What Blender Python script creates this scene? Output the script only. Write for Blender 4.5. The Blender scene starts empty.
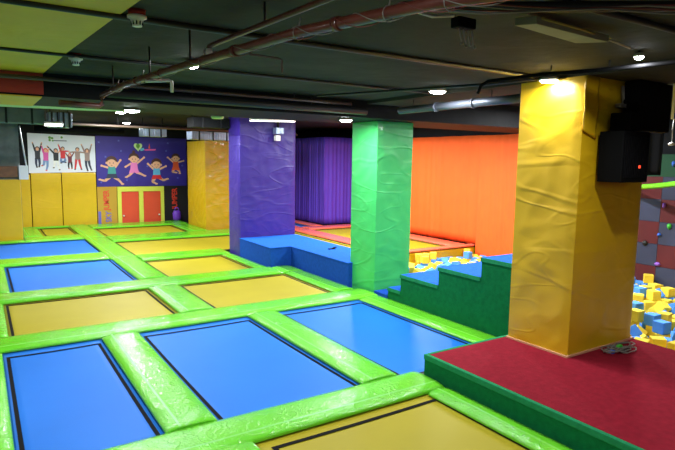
import bpy, bmesh, math, random
from mathutils import Vector, Matrix, noise, Euler
random.seed(7)
C = bpy.context.scene.collection
scene = bpy.context.scene
PI = math.pi

# ------------------------------------------------------------------ materials
def srgb(r, g, b):
    f = lambda c: (c/255/12.92) if c/255 <= .04045 else ((c/255+.055)/1.055)**2.4
    return (f(r), f(g), f(b), 1)

def mat(name, col, rough=.5, bump=None, metal=0, var=.0, emit=None, coat=0, spec=.5, vscale=3, sheen=0):
    """procedural Principled material; bump = list of (scale, strength, stretch xyz, detail, distance)"""
    m = bpy.data.materials.new(name); m.use_nodes = True
    nt = m.node_tree; N = nt.nodes; L = nt.links
    p = N['Principled BSDF']
    p.inputs['Roughness'].default_value = rough
    p.inputs['Metallic'].default_value = metal
    p.inputs['Specular IOR Level'].default_value = spec
    p.inputs['Coat Weight'].default_value = coat
    p.inputs['Coat Roughness'].default_value = .08
    p.inputs['Sheen Weight'].default_value = sheen
    geo = N.new('ShaderNodeNewGeometry')
    if var:
        n = N.new('ShaderNodeTexNoise'); n.inputs['Scale'].default_value = vscale; n.inputs['Detail'].default_value = 6
        L.new(geo.outputs['Position'], n.inputs['Vector'])
        mr = N.new('ShaderNodeMapRange'); mr.inputs[1].default_value = .3; mr.inputs[2].default_value = .7
        mr.inputs[3].default_value = 1-var; mr.inputs[4].default_value = 1+var
        L.new(n.outputs['Fac'], mr.inputs[0])
        mx = N.new('ShaderNodeVectorMath'); mx.operation = 'SCALE'
        mx.inputs[0].default_value = col[:3]
        L.new(mr.outputs[0], mx.inputs['Scale'])
        L.new(mx.outputs[0], p.inputs['Base Color'])
    else:
        p.inputs['Base Color'].default_value = col
    if emit:
        p.inputs['Emission Color'].default_value = emit[0]; p.inputs['Emission Strength'].default_value = emit[1]
    prev = None
    for (sc, st, stretch, det, dist) in (bump or []):
        mp = N.new('ShaderNodeMapping'); mp.inputs['Scale'].default_value = stretch[:3]
        if len(stretch) > 3: mp.inputs['Rotation'].default_value = stretch[3]
        L.new(geo.outputs['Position'], mp.inputs['Vector'])
        n = N.new('ShaderNodeTexNoise'); n.inputs['Scale'].default_value = sc; n.inputs['Detail'].default_value = det
        n.inputs['Distortion'].default_value = dist
        L.new(mp.outputs[0], n.inputs['Vector'])
        src = n.outputs['Fac']
        if dist < 0:                    # thin creases: a narrow band round the middle of the noise
            n.inputs['Distortion'].default_value = -dist
            s1 = N.new('ShaderNodeMath'); s1.operation = 'SUBTRACT'; s1.inputs[1].default_value = .5; L.new(src, s1.inputs[0])
            s2 = N.new('ShaderNodeMath'); s2.operation = 'ABSOLUTE'; L.new(s1.outputs[0], s2.inputs[0])
            s3 = N.new('ShaderNodeMapRange'); s3.inputs[1].default_value = 0; s3.inputs[2].default_value = .06; s3.inputs[3].default_value = 1; s3.inputs[4].default_value = 0
            s3.interpolation_type = 'SMOOTHSTEP'; L.new(s2.outputs[0], s3.inputs[0]); src = s3.outputs[0]
        b = N.new('ShaderNodeBump'); b.inputs['Strength'].default_value = 1; b.inputs['Distance'].default_value = st
        L.new(src, b.inputs['Height'])
        if prev: L.new(prev.outputs[0], b.inputs['Normal'])
        prev = b
    if prev: L.new(prev.outputs[0], p.inputs['Normal'])
    return m

M = {}
VB = [(24, .0065, (1, 1, 1), 2, 1.6), (5, .0025, (1, 1, 1), 1, -1.2)]
M['lime'] = mat('lime_vinyl', srgb(102, 198, 40), .14, VB, var=.03, coat=0)
M['orange_vinyl'] = mat('coral_vinyl', srgb(242, 112, 84), .25, VB, var=.05, coat=.4)
M['stitch'] = mat('pale_stitching', srgb(106, 196, 50), .45)
M['blue_bed'] = mat('blue_mesh', srgb(24, 108, 204), .55, [(260, .0004, (1, 1, 1), 1, 0)], var=.05, vscale=1.1, spec=.18)
M['yellow_bed'] = mat('ochre_mesh', srgb(164, 150, 28), .55, [(260, .0004, (1, 1, 1), 1, 0)], var=.06, vscale=1.1, spec=.18)
M['webbing'] = mat('black_webbing', srgb(12, 12, 14), .8, spec=.1)
M['steel'] = mat('dark_steel', srgb(45, 46, 48), .5, metal=.6)
def drape(name, c, rough=.45, coat=.05, amp=1):
    return mat(name, c, rough, [(1.3, .006*amp, (1, 1, 1.2, (.3, .2, 0)), 2, .8), (.9, .0035*amp, (1, 1, 3.2, (.3, .2, 0)), 0, -.35), (1.5, .0016*amp, (1, 1, 2.4, (-.4, .3, 0)), 0, -.4)], var=.05, coat=coat)
M['yellow_vinyl'] = drape('yellow_vinyl', srgb(205, 163, 12))
M['purple_vinyl'] = drape('purple_vinyl', srgb(52, 30, 132))
M['green_vinyl'] = drape('green_vinyl', srgb(62, 188, 98))
M['hem'] = mat('pale_hem', srgb(205, 150, 110), .7)
M['yellow_pad'] = drape('yellow_wall_vinyl', srgb(214, 174, 12), .42, .1, .35)
M['purple_cloth'] = mat('purple_cloth', srgb(84, 54, 190), .75, [(9, .006, (1, 1, .1), 2, 0)], var=.06)
M['black_cloth'] = mat('black_cloth', srgb(17, 17, 18), .9, spec=.1)
M['orange_cloth'] = mat('orange_cloth', srgb(248, 98, 24), .75, [(9, .006, (1, 1, .1), 2, 0)], var=.05)
def carpet(name, c):
    return mat(name, c, .95, [(420, .0015, (1, 1, 1), 2, 0), (22, .003, (1, 1, 1), 4, 0)], var=.13, vscale=16, spec=.1)
M['red_carpet'] = carpet('maroon_carpet', srgb(128, 22, 38))
M['green_carpet'] = carpet('green_carpet', srgb(10, 100, 54))
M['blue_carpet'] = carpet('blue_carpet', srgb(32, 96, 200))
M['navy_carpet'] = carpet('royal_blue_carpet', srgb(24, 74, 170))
M['edge_green'] = carpet('green_carpet_nosing', srgb(34, 128, 82))
M['slab'] = mat('painted_slab', srgb(64, 62, 52), .85, [(3, .02, (1, 1, 1), 5, 0)], var=.3, vscale=1.5, spec=.15)
M['black_paint'] = mat('black_paint', srgb(17, 18, 20), .7, [(5, .01, (1, 1, 1), 4, 0)], var=.25, spec=.2)
M['black_wall'] = mat('black_wall_paint', srgb(22, 23, 27), .8, var=.2, spec=.2)
M['floor'] = mat('concrete', srgb(80, 80, 82), .8, var=.15)
M['grey_wall'] = mat('grey_render', srgb(105, 115, 112), .9, [(6, .01, (1, 1, 1), 5, 0)], var=.35, vscale=2.5)
M['brown_wood'] = mat('brown_board', srgb(110, 75, 50), .7, [(10, .005, (.2, 1, 1), 4, 0)], var=.25, vscale=8)
M['white_paint'] = mat('white_paint', srgb(215, 220, 225), .5)
M['tarp_yellow'] = mat('yellow_ceiling_sheet', srgb(218, 176, 34), .6, [(1.5, .03, (1, 1, 1), 3, .5)], var=.06)
M['tarp_red'] = mat('red_ceiling_sheet', srgb(170, 48, 30), .6, [(1.5, .03, (1, 1, 1), 3, .5)], var=.08)
M['mint_board'] = mat('mint_board', srgb(170, 205, 165), .6, var=.08)
M['pipe_brown'] = mat('rusty_red_pipe', srgb(96, 46, 34), .4, [(40, .002, (1, 1, 1), 4, 0)], var=.25, vscale=9, coat=.2)
M['pipe_black'] = mat('black_pipe', srgb(38, 36, 36), .5, var=.2)
M['pipe_dull'] = mat('dull_brown_conduit', srgb(80, 66, 56), .5, var=.2)
M['pipe_white'] = mat('white_plastic', srgb(225, 222, 215), .4)
M['silver'] = mat('silver_foil', srgb(95, 100, 112), .5, [(12, .006, (1, 1, 1), 3, 0)], metal=.6)
M['duct'] = mat('galvanised_duct', srgb(150, 165, 190), .4, [(3, .02, (8, 8, .3), 2, 0)], metal=.6, var=.15)
M['cable_red'] = mat('red_cable', srgb(110, 50, 42), .5)
M['cable_grey'] = mat('grey_cable', srgb(125, 118, 108), .5)
M['plank'] = mat('grey_plank', srgb(150, 146, 118), .7, var=.2)
M['rust'] = mat('pale_rust_edge', srgb(170, 150, 80), .7, var=.2)
M['lamp'] = mat('lamp_diffuser', srgb(250, 250, 255), .4, emit=((.93, .97, 1, 1), 60))
M['tube'] = mat('tube_light', srgb(250, 250, 240), .4, emit=((1, 1, .9, 1), 6))
M['black_plastic'] = mat('black_plastic', srgb(8, 8, 9), .8, var=.2, spec=.1)
M['red_led'] = mat('red_led', srgb(255, 60, 40), .4, emit=((1, .08, .03, 1), 1.2))
M['white_banner'] = mat('white_banner', srgb(222, 226, 240), .6)
M['mural_blue'] = mat('mural_blue', srgb(48, 34, 140), .55, var=.12, vscale=2)
M['door_lime'] = mat('pale_lime_paint', srgb(215, 218, 82), .5)
M['door_red'] = mat('red_door_paint', srgb(218, 72, 42), .5, var=.04)
M['ochre_panel'] = mat('ochre_panel', srgb(192, 150, 44), .6, var=.05)
M['black_panel'] = mat('black_panel', srgb(22, 16, 22), .6)
M['letter_red'] = mat('red_lettering', srgb(220, 60, 45), .5)
M['letter_blue'] = mat('violet_lettering', srgb(110, 105, 190), .5)
M['foam_yellow'] = mat('yellow_foam', srgb(246, 214, 60), .85, [(60, .002, (1, 1, 1), 3, 0)], var=.06, vscale=9)
M['foam_blue'] = mat('blue_foam', srgb(80, 150, 238), .85, [(60, .002, (1, 1, 1), 3, 0)], var=.06, vscale=9)
M['climb_red'] = mat('climbing_red', srgb(86, 12, 17), .75, [(50, .003, (1, 1, 1), 3, 0)], var=.1)
M['climb_grey'] = mat('climbing_grey', srgb(50, 54, 78), .75, [(50, .003, (1, 1, 1), 3, 0)], var=.1)
M['climb_green'] = mat('climbing_green', srgb(14, 70, 40), .75, [(50, .003, (1, 1, 1), 3, 0)], var=.1)
M['purple_plastic'] = mat('purple_plastic', srgb(110, 55, 190), .45)
M['sticker'] = mat('sun_yellow_print', srgb(240, 225, 150), .5)
for n, c in dict(p_skin=(225, 170, 140), p_hair=(70, 35, 30), p_teal=(60, 150, 150), p_pink=(225, 120, 190),
                 p_sky=(90, 170, 215), p_red=(205, 40, 50), p_orange=(220, 85, 50), p_navy=(40, 50, 80), p_black=(30, 32, 40),
                 p_white=(235, 235, 235), p_green=(90, 150, 50), p_lime=(190, 220, 150), p_denim=(120, 150, 200), p_maroon=(120, 40, 60),
                 p_magenta=(215, 80, 160), p_khaki=(150, 125, 120), p_star=(80, 90, 190), h_purple=(150, 90, 200), h_green=(70, 190, 60),
                 h_blue=(60, 110, 215), h_yellow=(225, 180, 40), h_dark=(30, 28, 25)).items():
    M[n] = mat(n, srgb(*c), .5)

# ------------------------------------------------------------------ mesh builder
class MB:
    def __init__(s): s.v = []; s.f = []; s.m = []; s.sm = []
    def add(s, vs, fs, mi=0, smooth=False):
        o = len(s.v); s.v += [tuple(v) for v in vs]
        for f in fs: s.f.append(tuple(i+o for i in f)); s.m.append(mi); s.sm.append(smooth)
        return s
    def box(s, x0, x1, y0, y1, z0, z1, mi=0):
        v = [(x, y, z) for z in (z0, z1) for y in (y0, y1) for x in (x0, x1)]
        return s.add(v, [(0, 2, 3, 1), (4, 5, 7, 6), (0, 1, 5, 4), (2, 6, 7, 3), (0, 4, 6, 2), (1, 3, 7, 5)], mi)
    def tube(s, pts, r, mi=0, n=10, cap=True):
        pts = [Vector(p) for p in pts]; rings = []; up = Vector((0, 0, 1))
        base = len(s.v); vs = []
        for i, p in enumerate(pts):
            d = (pts[min(i+1, len(pts)-1)]-pts[max(i-1, 0)]).normalized()
            a = d.cross(up) if abs(d.z) < .97 else d.cross(Vector((1, 0, 0)))
            a.normalize(); b = d.cross(a)
            rr = r[i] if isinstance(r, (list, tuple)) else r
            for k in range(n):
                t = 2*PI*k/n; vs.append(p+a*math.cos(t)*rr+b*math.sin(t)*rr)
        fs = [(i*n+k, i*n+(k+1) % n, (i+1)*n+(k+1) % n, (i+1)*n+k) for i in range(len(pts)-1) for k in range(n)]
        s.add(vs, fs, mi, True)
        if cap:
            s.f.append(tuple(base+k for k in range(n))[::-1]); s.m.append(mi); s.sm.append(False)
            s.f.append(tuple(base+(len(pts)-1)*n+k for k in range(n))); s.m.append(mi); s.sm.append(False)
        return s
    def lathe(s, prof, c=(0, 0, 0), mi=0, n=20, smooth=True):
        vs = [(c[0]+r*math.cos(2*PI*k/n), c[1]+r*math.sin(2*PI*k/n), c[2]+z) for r, z in prof for k in range(n)]
        fs = [(i*n+k, i*n+(k+1) % n, (i+1)*n+(k+1) % n, (i+1)*n+k) for i in range(len(prof)-1) for k in range(n)]
        s.add(vs, fs, mi, smooth); b = len(s.v)-len(vs)
        s.f.append(tuple(b+k for k in range(n))[::-1]); s.m.append(mi); s.sm.append(False)
        s.f.append(tuple(b+(len(prof)-1)*n+k for k in range(n))); s.m.append(mi); s.sm.append(False)
        return s
    def prism(s, poly, to3, d, mi=0):
        """poly 2-D outline; to3(u,v,w) maps it into space, thickness from w=0 to w=d"""
        n = len(poly)
        vs = [to3(u, v, 0) for u, v in poly]+[to3(u, v, d) for u, v in poly]
        return s.add(vs, [tuple(range(n)), tuple(range(2*n-1, n-1, -1))]+[(i, i+n, (i+1) % n+n, (i+1) % n) for i in range(n)], mi)
    def build(s, name, mats, parent=None, bevel=0, fix=True, seg=2):
        me = bpy.data.meshes.new(name); me.from_pydata(s.v, [], s.f)
        for m in (mats if isinstance(mats, (list, tuple)) else [mats]): me.materials.append(M[m] if isinstance(m, str) else m)
        for p, mi, sm in zip(me.polygons, s.m, s.sm): p.material_index = mi; p.use_smooth = sm
        if fix or bevel:
            bm = bmesh.new(); bm.from_mesh(me)
            if bevel:
                bmesh.ops.bevel(bm, geom=[e for e in bm.edges if len(e.link_faces) == 2 and e.calc_face_angle(0) > .6], offset=bevel, segments=seg, profile=.6, affect='EDGES')
            bmesh.ops.recalc_face_normals(bm, faces=bm.faces); bm.to_mesh(me); bm.free()
        o = bpy.data.objects.new(name, me); C.objects.link(o)
        if parent: o.parent = parent
        return o

def tag(o, label=None, cat=None, group=None, kind=None):
    if label: o['label'] = label
    if cat: o['category'] = cat
    if group: o['group'] = group
    if kind: o['kind'] = kind
    return o
def empty(name, loc, label, cat, group=None):
    o = bpy.data.objects.new(name, None); o.location = loc; o.empty_display_size = .1; C.objects.link(o)
    tag(o, label, cat, group); return o
def child(root, o):
    """parent a mesh built in world coordinates, keeping it where it is"""
    o.parent = root; o.matrix_parent_inverse = Matrix.Translation(-root.location); return o
def sub(part, o):
    o.parent = part; return o
def struct(name, mb, mats, **k):
    o = mb.build(name, mats, **k); o['kind'] = 'structure'; return o
def B(*a): return MB().box(*a)
# ------------------------------------------------------------------ setting
ZP = .6            # top of the padding
struct('floor', B(-6, 12, -4, 21.5, -.1, 0), 'floor')
struct('ceiling', B(-6, 12, -4, 21.5, 4.0, 4.15), 'black_paint')
struct('trim_1', B(-6, 5.3, -4, 7.35, 3.85, 4.0), 'slab')                       # lighter slab panel over the trampolines
struct('trim_2', B(-6, 11.2, 7.35, 8.75, 3.58, 4.0), 'black_paint')             # beam across
struct('trim_3', B(5.3, 6.55, -4, 7.35, 3.80, 4.0), 'slab')             # beam along
struct('wall_back', B(-6, 12, 20.62, 20.8, 0, 4.0), 'black_wall')
struct('wall_right', B(11.2, 11.4, -4, 20.62, 0, 4.0), 'black_wall')
struct('wall_left', B(-6.2, -6, -4, 20.62, 0, 4.0), 'grey_wall')
struct('wall_front', B(-6, 12, -4.2, -4, 0, 4.0), 'grey_wall')
w = MB(); w.box(-6, .97, 17.62, 17.9, 2.62, 4.0); w.box(-6, .97, 17.62, 17.9, 0, 2.62); w.box(.79, .97, 17.9, 20.62, 0, 4.0)
struct('wall_alcove', w, 'grey_wall')
struct('trim_4', B(-6, .9, 17.52, 17.62, 2.30, 2.60), 'brown_wood', bevel=.01)
struct('trim_5', B(.93, 1.16, 17.5, 17.6, 2.24, 2.62), 'white_paint', bevel=.005)
struct('trim_6', MB().tube([(1.13, 17.55, 2.55), (1.0, 17.6, 3.7)], .02), 'white_paint')

# ------------------------------------------------------------------ trampolines
BEDS = []
def trampoline(x0, x1, y0, y1, colour, label, rails='steel', z=.54, line=.025, lw=.035, name='trampoline'):
    cx, cy = (x0+x1)/2, (y0+y1)/2
    r = empty(name, (cx, cy, 0), label, 'trampoline')
    nx, ny = max(4, int((x1-x0)/.15)), max(4, int((y1-y0)/.15)); mb = MB(); e = .05
    vs = []
    for j in range(ny+1):
        for i in range(nx+1):
            u, v = i/nx, j/ny
            vs.append((x0-e+(x1-x0+2*e)*u, y0-e+(y1-y0+2*e)*v, z-.03*(math.sin(PI*u)*math.sin(PI*v))**.7))
    mb.add(vs, [(j*(nx+1)+i, j*(nx+1)+i+1, (j+1)*(nx+1)+i+1, (j+1)*(nx+1)+i) for j in range(ny) for i in range(nx)], 0, True)
    o = mb.build('jumping_mat', colour, fix=False); sm = o.modifiers.new('thickness', 'SOLIDIFY'); sm.thickness = .006; sm.offset = -1
    child(r, o)
    # woven border tape, lying on the mat
    t = MB()
    def zz(x, y):
        u = (x-x0+e)/(x1-x0+2*e); v = (y-y0+e)/(y1-y0+2*e)
        return z-.03*(max(0, math.sin(PI*u)*math.sin(PI*v)))**.7
    def strip(p, q, sx, sy):
        n = 14; vs = []
        for i in range(n+1):
            x = p[0]+(q[0]-p[0])*i/n; y = p[1]+(q[1]-p[1])*i/n
            vs += [(x, y, zz(x, y)+.004), (x+sx, y+sy, zz(x+sx, y+sy)+.004)]
        t.add(vs, [(2*i, 2*i+1, 2*i+3, 2*i+2) for i in range(n)])
    a, b, c, d = x0+line, (x1-line if line < .1 else x1+.045), y0-.045, y1-(line if line > .1 else .15 if y1 < 8 else .05)
    strip((a, c), (a, d), lw, 0); strip((b, c), (b, d), -lw, 0); strip((a+lw, d), (b-lw, d), 0, -lw); strip((a+lw, c), (b-lw, c), 0, lw)
    o = t.build('border_tape', 'webbing', fix=False); sm = o.modifiers.new('thickness', 'SOLIDIFY'); sm.thickness = .003; sm.offset = 1
    child(r, o)
    f = MB(); g = .052; k = .07
    for bx in ((x0-g-k, x0-g, y0-g-k, y1+g+k), (x1+g, x1+g+k, y0-g-k, y1+g+k), (x0-g, x1+g, y0-g-k, y0-g), (x0-g, x1+g, y1+g, y1+g+k)):
        f.box(*bx, z-.07, z+.007)
    fo = f.build('frame_rail', rails); child(r, fo)
    for sx in (x0-g-k/2, x1+g+k/2):
        for sy in (y0-g-k/2, y1+g+k/2):
            sub(fo, B(sx-.03, sx+.03, sy-.03, sy+.03, 0, z-.07).build('leg', rails))
    return r

def grid_axis(w, cell, marks=()):
    a = {0, w}
    n = max(2, int(round(w/cell)))
    for i in range(n+1): a.add(w*i/n)
    for q in marks:
        a = {t for t in a if abs(t-q) > .018 or t in (0, w)}; a.add(q)
    return sorted(a)
def pad(x0, x1, y0, y1, label, z1=ZP, z0=None, m='lime', along=None, seam=True, cell=.075, cat='frame pad', group=None, drop=.016):
    z0 = z1-.05 if z0 is None else z0
    W, L = x1-x0, y1-y0
    along = along or ('x' if W > L else 'y')
    wid = L if along == 'x' else W
    marks = (.012, .03, .112, .132) ; m2 = (wid-.03, wid-.014)
    xa = grid_axis(W, cell, (marks+m2) if along == 'y' else (.014, W-.014))
    ya = grid_axis(L, cell, (marks+m2) if along == 'x' else (.014, L-.014))
    mb = MB(); vs = []
    def zt(a, b):
        c, ln = (b, a) if along == 'x' else (a, b)
        d = min(c, wid-c); lw_ = (L if along == 'y' else W); de = min(ln, lw_-ln)
        h = z1
        if d < .126: h -= drop*(1-d/.126)
        if d < .03: h -= .014*(1-(d/.03))**2
        if de < .03: h -= .012*(1-de/.03)**2
        X, Y = x0+a, y0+b
        q = noise.noise(Vector((X*7, Y*7, 3.1)))*.0015+noise.noise(Vector((X*(18 if along == 'x' else 4), Y*(4 if along == 'x' else 18), 8)))*.0025
        h += q*min(1, d/.03)
        return h
    nx, ny = len(xa), len(ya)
    for b in ya:
        for a in xa: vs.append((x0+a, y0+b, zt(a, b)))
    fs = []; ms = []
    for j in range(ny-1):
        for i in range(nx-1):
            fs.append((j*nx+i, j*nx+i+1, (j+1)*nx+i+1, (j+1)*nx+i))
            c0 = ya[j] if along == 'x' else xa[i]
            ms.append(1 if seam and abs(c0-.112) < .001 else 0)
    mb.v = vs; mb.f = fs; mb.m = ms; mb.sm = [True]*len(fs)
    ring = [i for i in range(nx)]+[j*nx+nx-1 for j in range(1, ny)]+[(ny-1)*nx+i for i in range(nx-2, -1, -1)]+[j*nx for j in range(ny-2, 0, -1)]
    base = len(mb.v)
    for i in ring: x, y, z = mb.v[i]; mb.v.append((x, y, z0))
    n = len(ring)
    for k in range(n):
        mb.f.append((ring[k], base+k, base+(k+1) % n, ring[(k+1) % n])); mb.m.append(0); mb.sm.append(False)
    mb.f.append(tuple(base+k for k in range(n))[::-1]); mb.m.append(0); mb.sm.append(False)
    o = mb.build('frame_pad', [m, 'stitch'], fix=True)
    return tag(o, label, cat, group)

T = trampoline
T(1.80, 3.70, 1.2, 4.01, 'yellow_bed', 'nearest yellow trampoline, beside the maroon platform', line=.11, lw=.04)
T(.14, 1.22, 4.52, 7.5, 'blue_bed', 'narrow blue trampoline, nearest on the left')
T(1.70, 3.27, 4.52, 7.5, 'blue_bed', 'middle blue trampoline of the near row of three')
T(3.76, 5.30, 4.52, 7.5, 'blue_bed', 'blue trampoline between the green stepped block and the middle blue one')
T(.23, 2.44, 8.10, 10.02, 'yellow_bed', 'large yellow trampoline behind the narrow near blue one, at the left edge')
T(3.0, 5.2, 8.10, 10.02, 'yellow_bed', 'yellow trampoline in front of the blue carpeted box')
T(.36, 2.46, 10.75, 13.40, 'blue_bed', 'nearer of the two blue trampolines on the far left')
T(3.03, 4.89, 10.75, 12.75, 'yellow_bed', 'yellow trampoline just left of the foot of the purple pillar')
T(-.3, 2.48, 14.35, 17.0, 'blue_bed', 'farther of the two blue trampolines on the far left, near the yellow wall pads')
T(3.04, 7.3, 13.57, 16.03, 'yellow_bed', 'wide yellow trampoline running behind the purple pillar')
T(1.55, 2.44, 17.95, 20.12, 'yellow_bed', 'small yellow trampoline in the far left corner below the white poster')
T(3.10, 5.57, 17.2, 19.32, 'yellow_bed', 'yellow trampoline in front of the red double doors')

g = .006
P = pad
P(-.9, 3.97, 4.01+g, 4.52-g, 'long near green pad between the nearest yellow trampoline and the blue row')
P(-.9, 5.74, 7.5+g, 8.10-g, 'long green pad behind the three near blue trampolines, ending at the green pillar')
P(-.9, 5.18, 10.02+g, 10.75-g, 'long green pad running up to the notch of the blue carpeted box')
P(5.19, 5.66, 10.02+g, 10.64, 'short green corner pad tucked into the notch of the blue carpeted box')
P(.98, 1.49, 17.95, 20.12, 'green pad left of the small far corner trampoline')
P(-.9, 2.44, 13.41, 14.34, 'green pad between the two far left blue trampolines')
P(3.04, 5.14, 12.76, 13.56, 'green pad left of the purple pillar, in front of the wide yellow trampoline')
P(.98, 2.44, 17.01, 17.94, 'green pad in front of the small far corner trampoline')
P(-.9, .97, 17.01, 17.44, 'green pad at the foot of the leftmost yellow wall pads')
P(3.04, 7.3, 16.04, 17.19, 'green pad running to the foot of the far yellow pillar')
P(.98, 2.44, 20.13, 20.45, 'thin green pad against the wall below the white poster')
P(3.04, 6.18, 19.33, 20.40, 'green pad at the foot of the red double doors')
P(2.45, 3.03, 17.1, 20.45, 'green pad between the small corner trampoline and the one before the doors', along='y')
P(2.45, 3.03, 13.3, 17.09, 'green walkway pad to the right of the farther blue trampoline', along='y')
P(2.47, 3.02, 10.76, 13.29, 'green walkway pad to the right of the nearer of the far blue trampolines', along='y')
P(2.45, 2.99, 8.11, 10.01, 'green pad between the large left yellow trampoline and the one before the blue box')
P(1.23, 1.69, 4.53, 7.49, 'green pad between the narrow blue and the middle blue trampolines')
P(3.28, 3.75, 4.53, 7.49, 'green pad between the middle blue trampoline and the blue one by the steps')
P(-.36, .13, 4.53, 7.49, 'green pad at the left picture edge beside the narrow blue trampoline', drop=.03)
P(-.9, -.37, 4.53, 7.49, 'pleated green pad, outermost at the lower left corner of the picture', drop=.03)
P(5.31, 5.76, 4.45, 7.49, 'green pad along the foot of the green stepped block', drop=.03)
P(5.21, 5.66, 8.11, 10.01, 'green pad along the foot of the low wing of the blue carpeted box', drop=.025)
P(4.90, 5.17, 10.76, 12.75, 'green pad along the tall end of the blue box, left of its notch', drop=.025)
P(5.58, 6.19, 17.2, 19.32, 'green pad along the left side of the far yellow pillar')
P(3.71, 3.985, .9, 3.995, 'green pad along the green front of the maroon platform', drop=.02)
P(1.25, 1.79, .9, 4.0, 'green pad left of the nearest yellow trampoline, at the bottom edge', z1=.612)
P(-.9, .22, 8.11, 10.01, 'green pad left of the large left yellow trampoline')
P(-.9, .35, 10.76, 13.40, 'green pad left of the nearer far blue trampoline')

# back bay behind the pillars, coral pads
ZB = .7
T(7.45, 8.2, 10.7, 17.4, 'yellow_bed', 'long yellow trampoline strip just behind the blue carpeted box', z=.64)
T(8.92, 10.42, 10.68, 15.28, 'yellow_bed', 'coral edged yellow trampoline in front of the orange curtain', z=.64)
T(8.9, 9.36, 16.1, 18.6, 'blue_bed', 'small blue trampoline far behind, seen right of the purple pillar', z=.64)
kw = dict(m='orange_vinyl', seam=False)
P(8.28, 8.88, 10.55, 18.8, 'long coral pad behind the blue box, with white glints', ZB, **kw)
P(8.89, 11.1, 15.32, 15.95, 'coral pad at the foot of the purple curtain', ZB, **kw)
P(9.4, 9.80, 15.97, 18.8, 'coral pad right of the small far blue trampoline', ZB, **kw)
P(10.48, 11.08, 10.6, 15.3, 'coral pad along the foot of the orange curtain', ZB, **kw)
P(7.6, 11.1, 10.30, 10.54, 'narrow orange pad on top of the far rim of the foam pit', ZB+.02, **kw)
struct('wall_pit', B(7.3, 11.15, 10.32, 10.5, 0, .63), 'yellow_pad')

# ------------------------------------------------------------------ pillars wrapped in vinyl
def wrap(name, x0, x1, y0, y1, z0, z1, m, label, amp=.014, seed=0, flap=None, hem=None):
    r = empty(name, ((x0+x1)/2, (y0+y1)/2, z0), label, 'pillar')
    per = []; c = .05; rad = .015
    def edge(p, q):
        n = max(2, int((Vector(q)-Vector(p)).length/c))
        for i in range(n): per.append((p[0]+(q[0]-p[0])*i/n, p[1]+(q[1]-p[1])*i/n))
    a = rad
    edge((x0+a, y0), (x1-a, y0)); edge((x1, y0+a), (x1, y1-a)); edge((x1-a, y1), (x0+a, y1)); edge((x0, y1-a), (x0, y0+a))
    nz = int((z1-z0)/c); n = len(per); vs = []
    cx, cy = (x0+x1)/2, (y0+y1)/2
    for j in range(nz+1):
        z = z0+(z1-z0)*j/nz
        for (x, y) in per:
            # outward direction by face
            dx = min(x-x0, x1-x); dy = min(y-y0, y1-y)
            if dy < dx: nrm = (0, -1 if y < cy else 1); t = x; e = dx
            else: nrm = (-1 if x < cx else 1, 0); t = y; e = dy
            q = noise.noise(Vector((t*2.2+z*1.6+seed, z*1.1, nrm[0]*5+seed)))+.6*noise.noise(Vector((t*4-z*5, z*3+seed, nrm[1]*3)))
            q2 = 1-abs(noise.noise(Vector((t*3.0+z*2.4, z*2.1-t*1.2+seed, 7+nrm[0]))))*4
            d = amp*(q*.9+max(0, q2)*.9)*min(1, (e+.02)/.15)
            k = 0
            if hem: k = 0
            vs.append((x+nrm[0]*d, y+nrm[1]*d, z))
    mb = MB().add(vs, [(j*n+i, j*n+(i+1) % n, (j+1)*n+(i+1) % n, (j+1)*n+i) for j in range(nz) for i in range(n)], 0, True)
    mb.f.append(tuple(range(n-1, -1, -1))); mb.m.append(0); mb.sm.append(False)
    mb.f.append(tuple(nz*n+i for i in range(n))); mb.m.append(0); mb.sm.append(False)
    o = mb.build('vinyl_cover', m); o.data.set_sharp_from_angle(angle=math.radians(50)); cover = child(r, o)
    if hem:
        h = MB(); t = .022
        for bx in ((x0-t, x1+t, y0-t, y0+.0), (x0-t, x0, y0, y1), (x1, x1+t, y0, y1)): h.box(*bx, z0, z0+.02)
        o = h.build('hem', hem); o['label'] = 'pale bottom hem'; sub(cover, o)
    return r
col = wrap('pillar', 5.28, 6.55, 3.52, 4.33, .8, 3.80, 'yellow_vinyl', 'big yellow vinyl wrapped pillar standing on the maroon platform', .009, 3, hem='hem')
fl = MB()
vs = []
for j in range(15):
    z = 3.24+.56*j/14
    for i in range(9):
        x = 5.275+.24*i/8
        vs.append((x-.012*math.sin(j*.7), 3.495-.012*noise.noise(Vector((x*6, z*6, 2))), z-.08*(i/8)*(1-j/14)))
fl.add(vs, [(j*9+i, j*9+i+1, (j+1)*9+i+1, (j+1)*9+i) for j in range(14) for i in range(8)], 0, True)
o = fl.build('loose_flap', 'yellow_vinyl', fix=False); s_ = o.modifiers.new('t', 'SOLIDIFY'); s_.thickness = .006; child(col, o)
o['label'] = 'loose vinyl flap overhanging the top corner'
wrap('pillar', 5.80, 6.62, 7.74, 8.50, 0, 3.575, 'green_vinyl', 'bright green vinyl wrapped pillar between the blue box and the steps', .009, 11)
wrap('pillar', 5.22, 6.73, 12.37, 13.05, 0, 3.99, 'purple_vinyl', 'purple vinyl wrapped pillar rising behind the blue box', .009, 23)
wrap('pillar', 6.22, 7.6, 17.62, 19.4, 0, 3.46, 'yellow_vinyl', 'far yellow wrapped pillar right of the cartoon mural', .015, 31)

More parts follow.
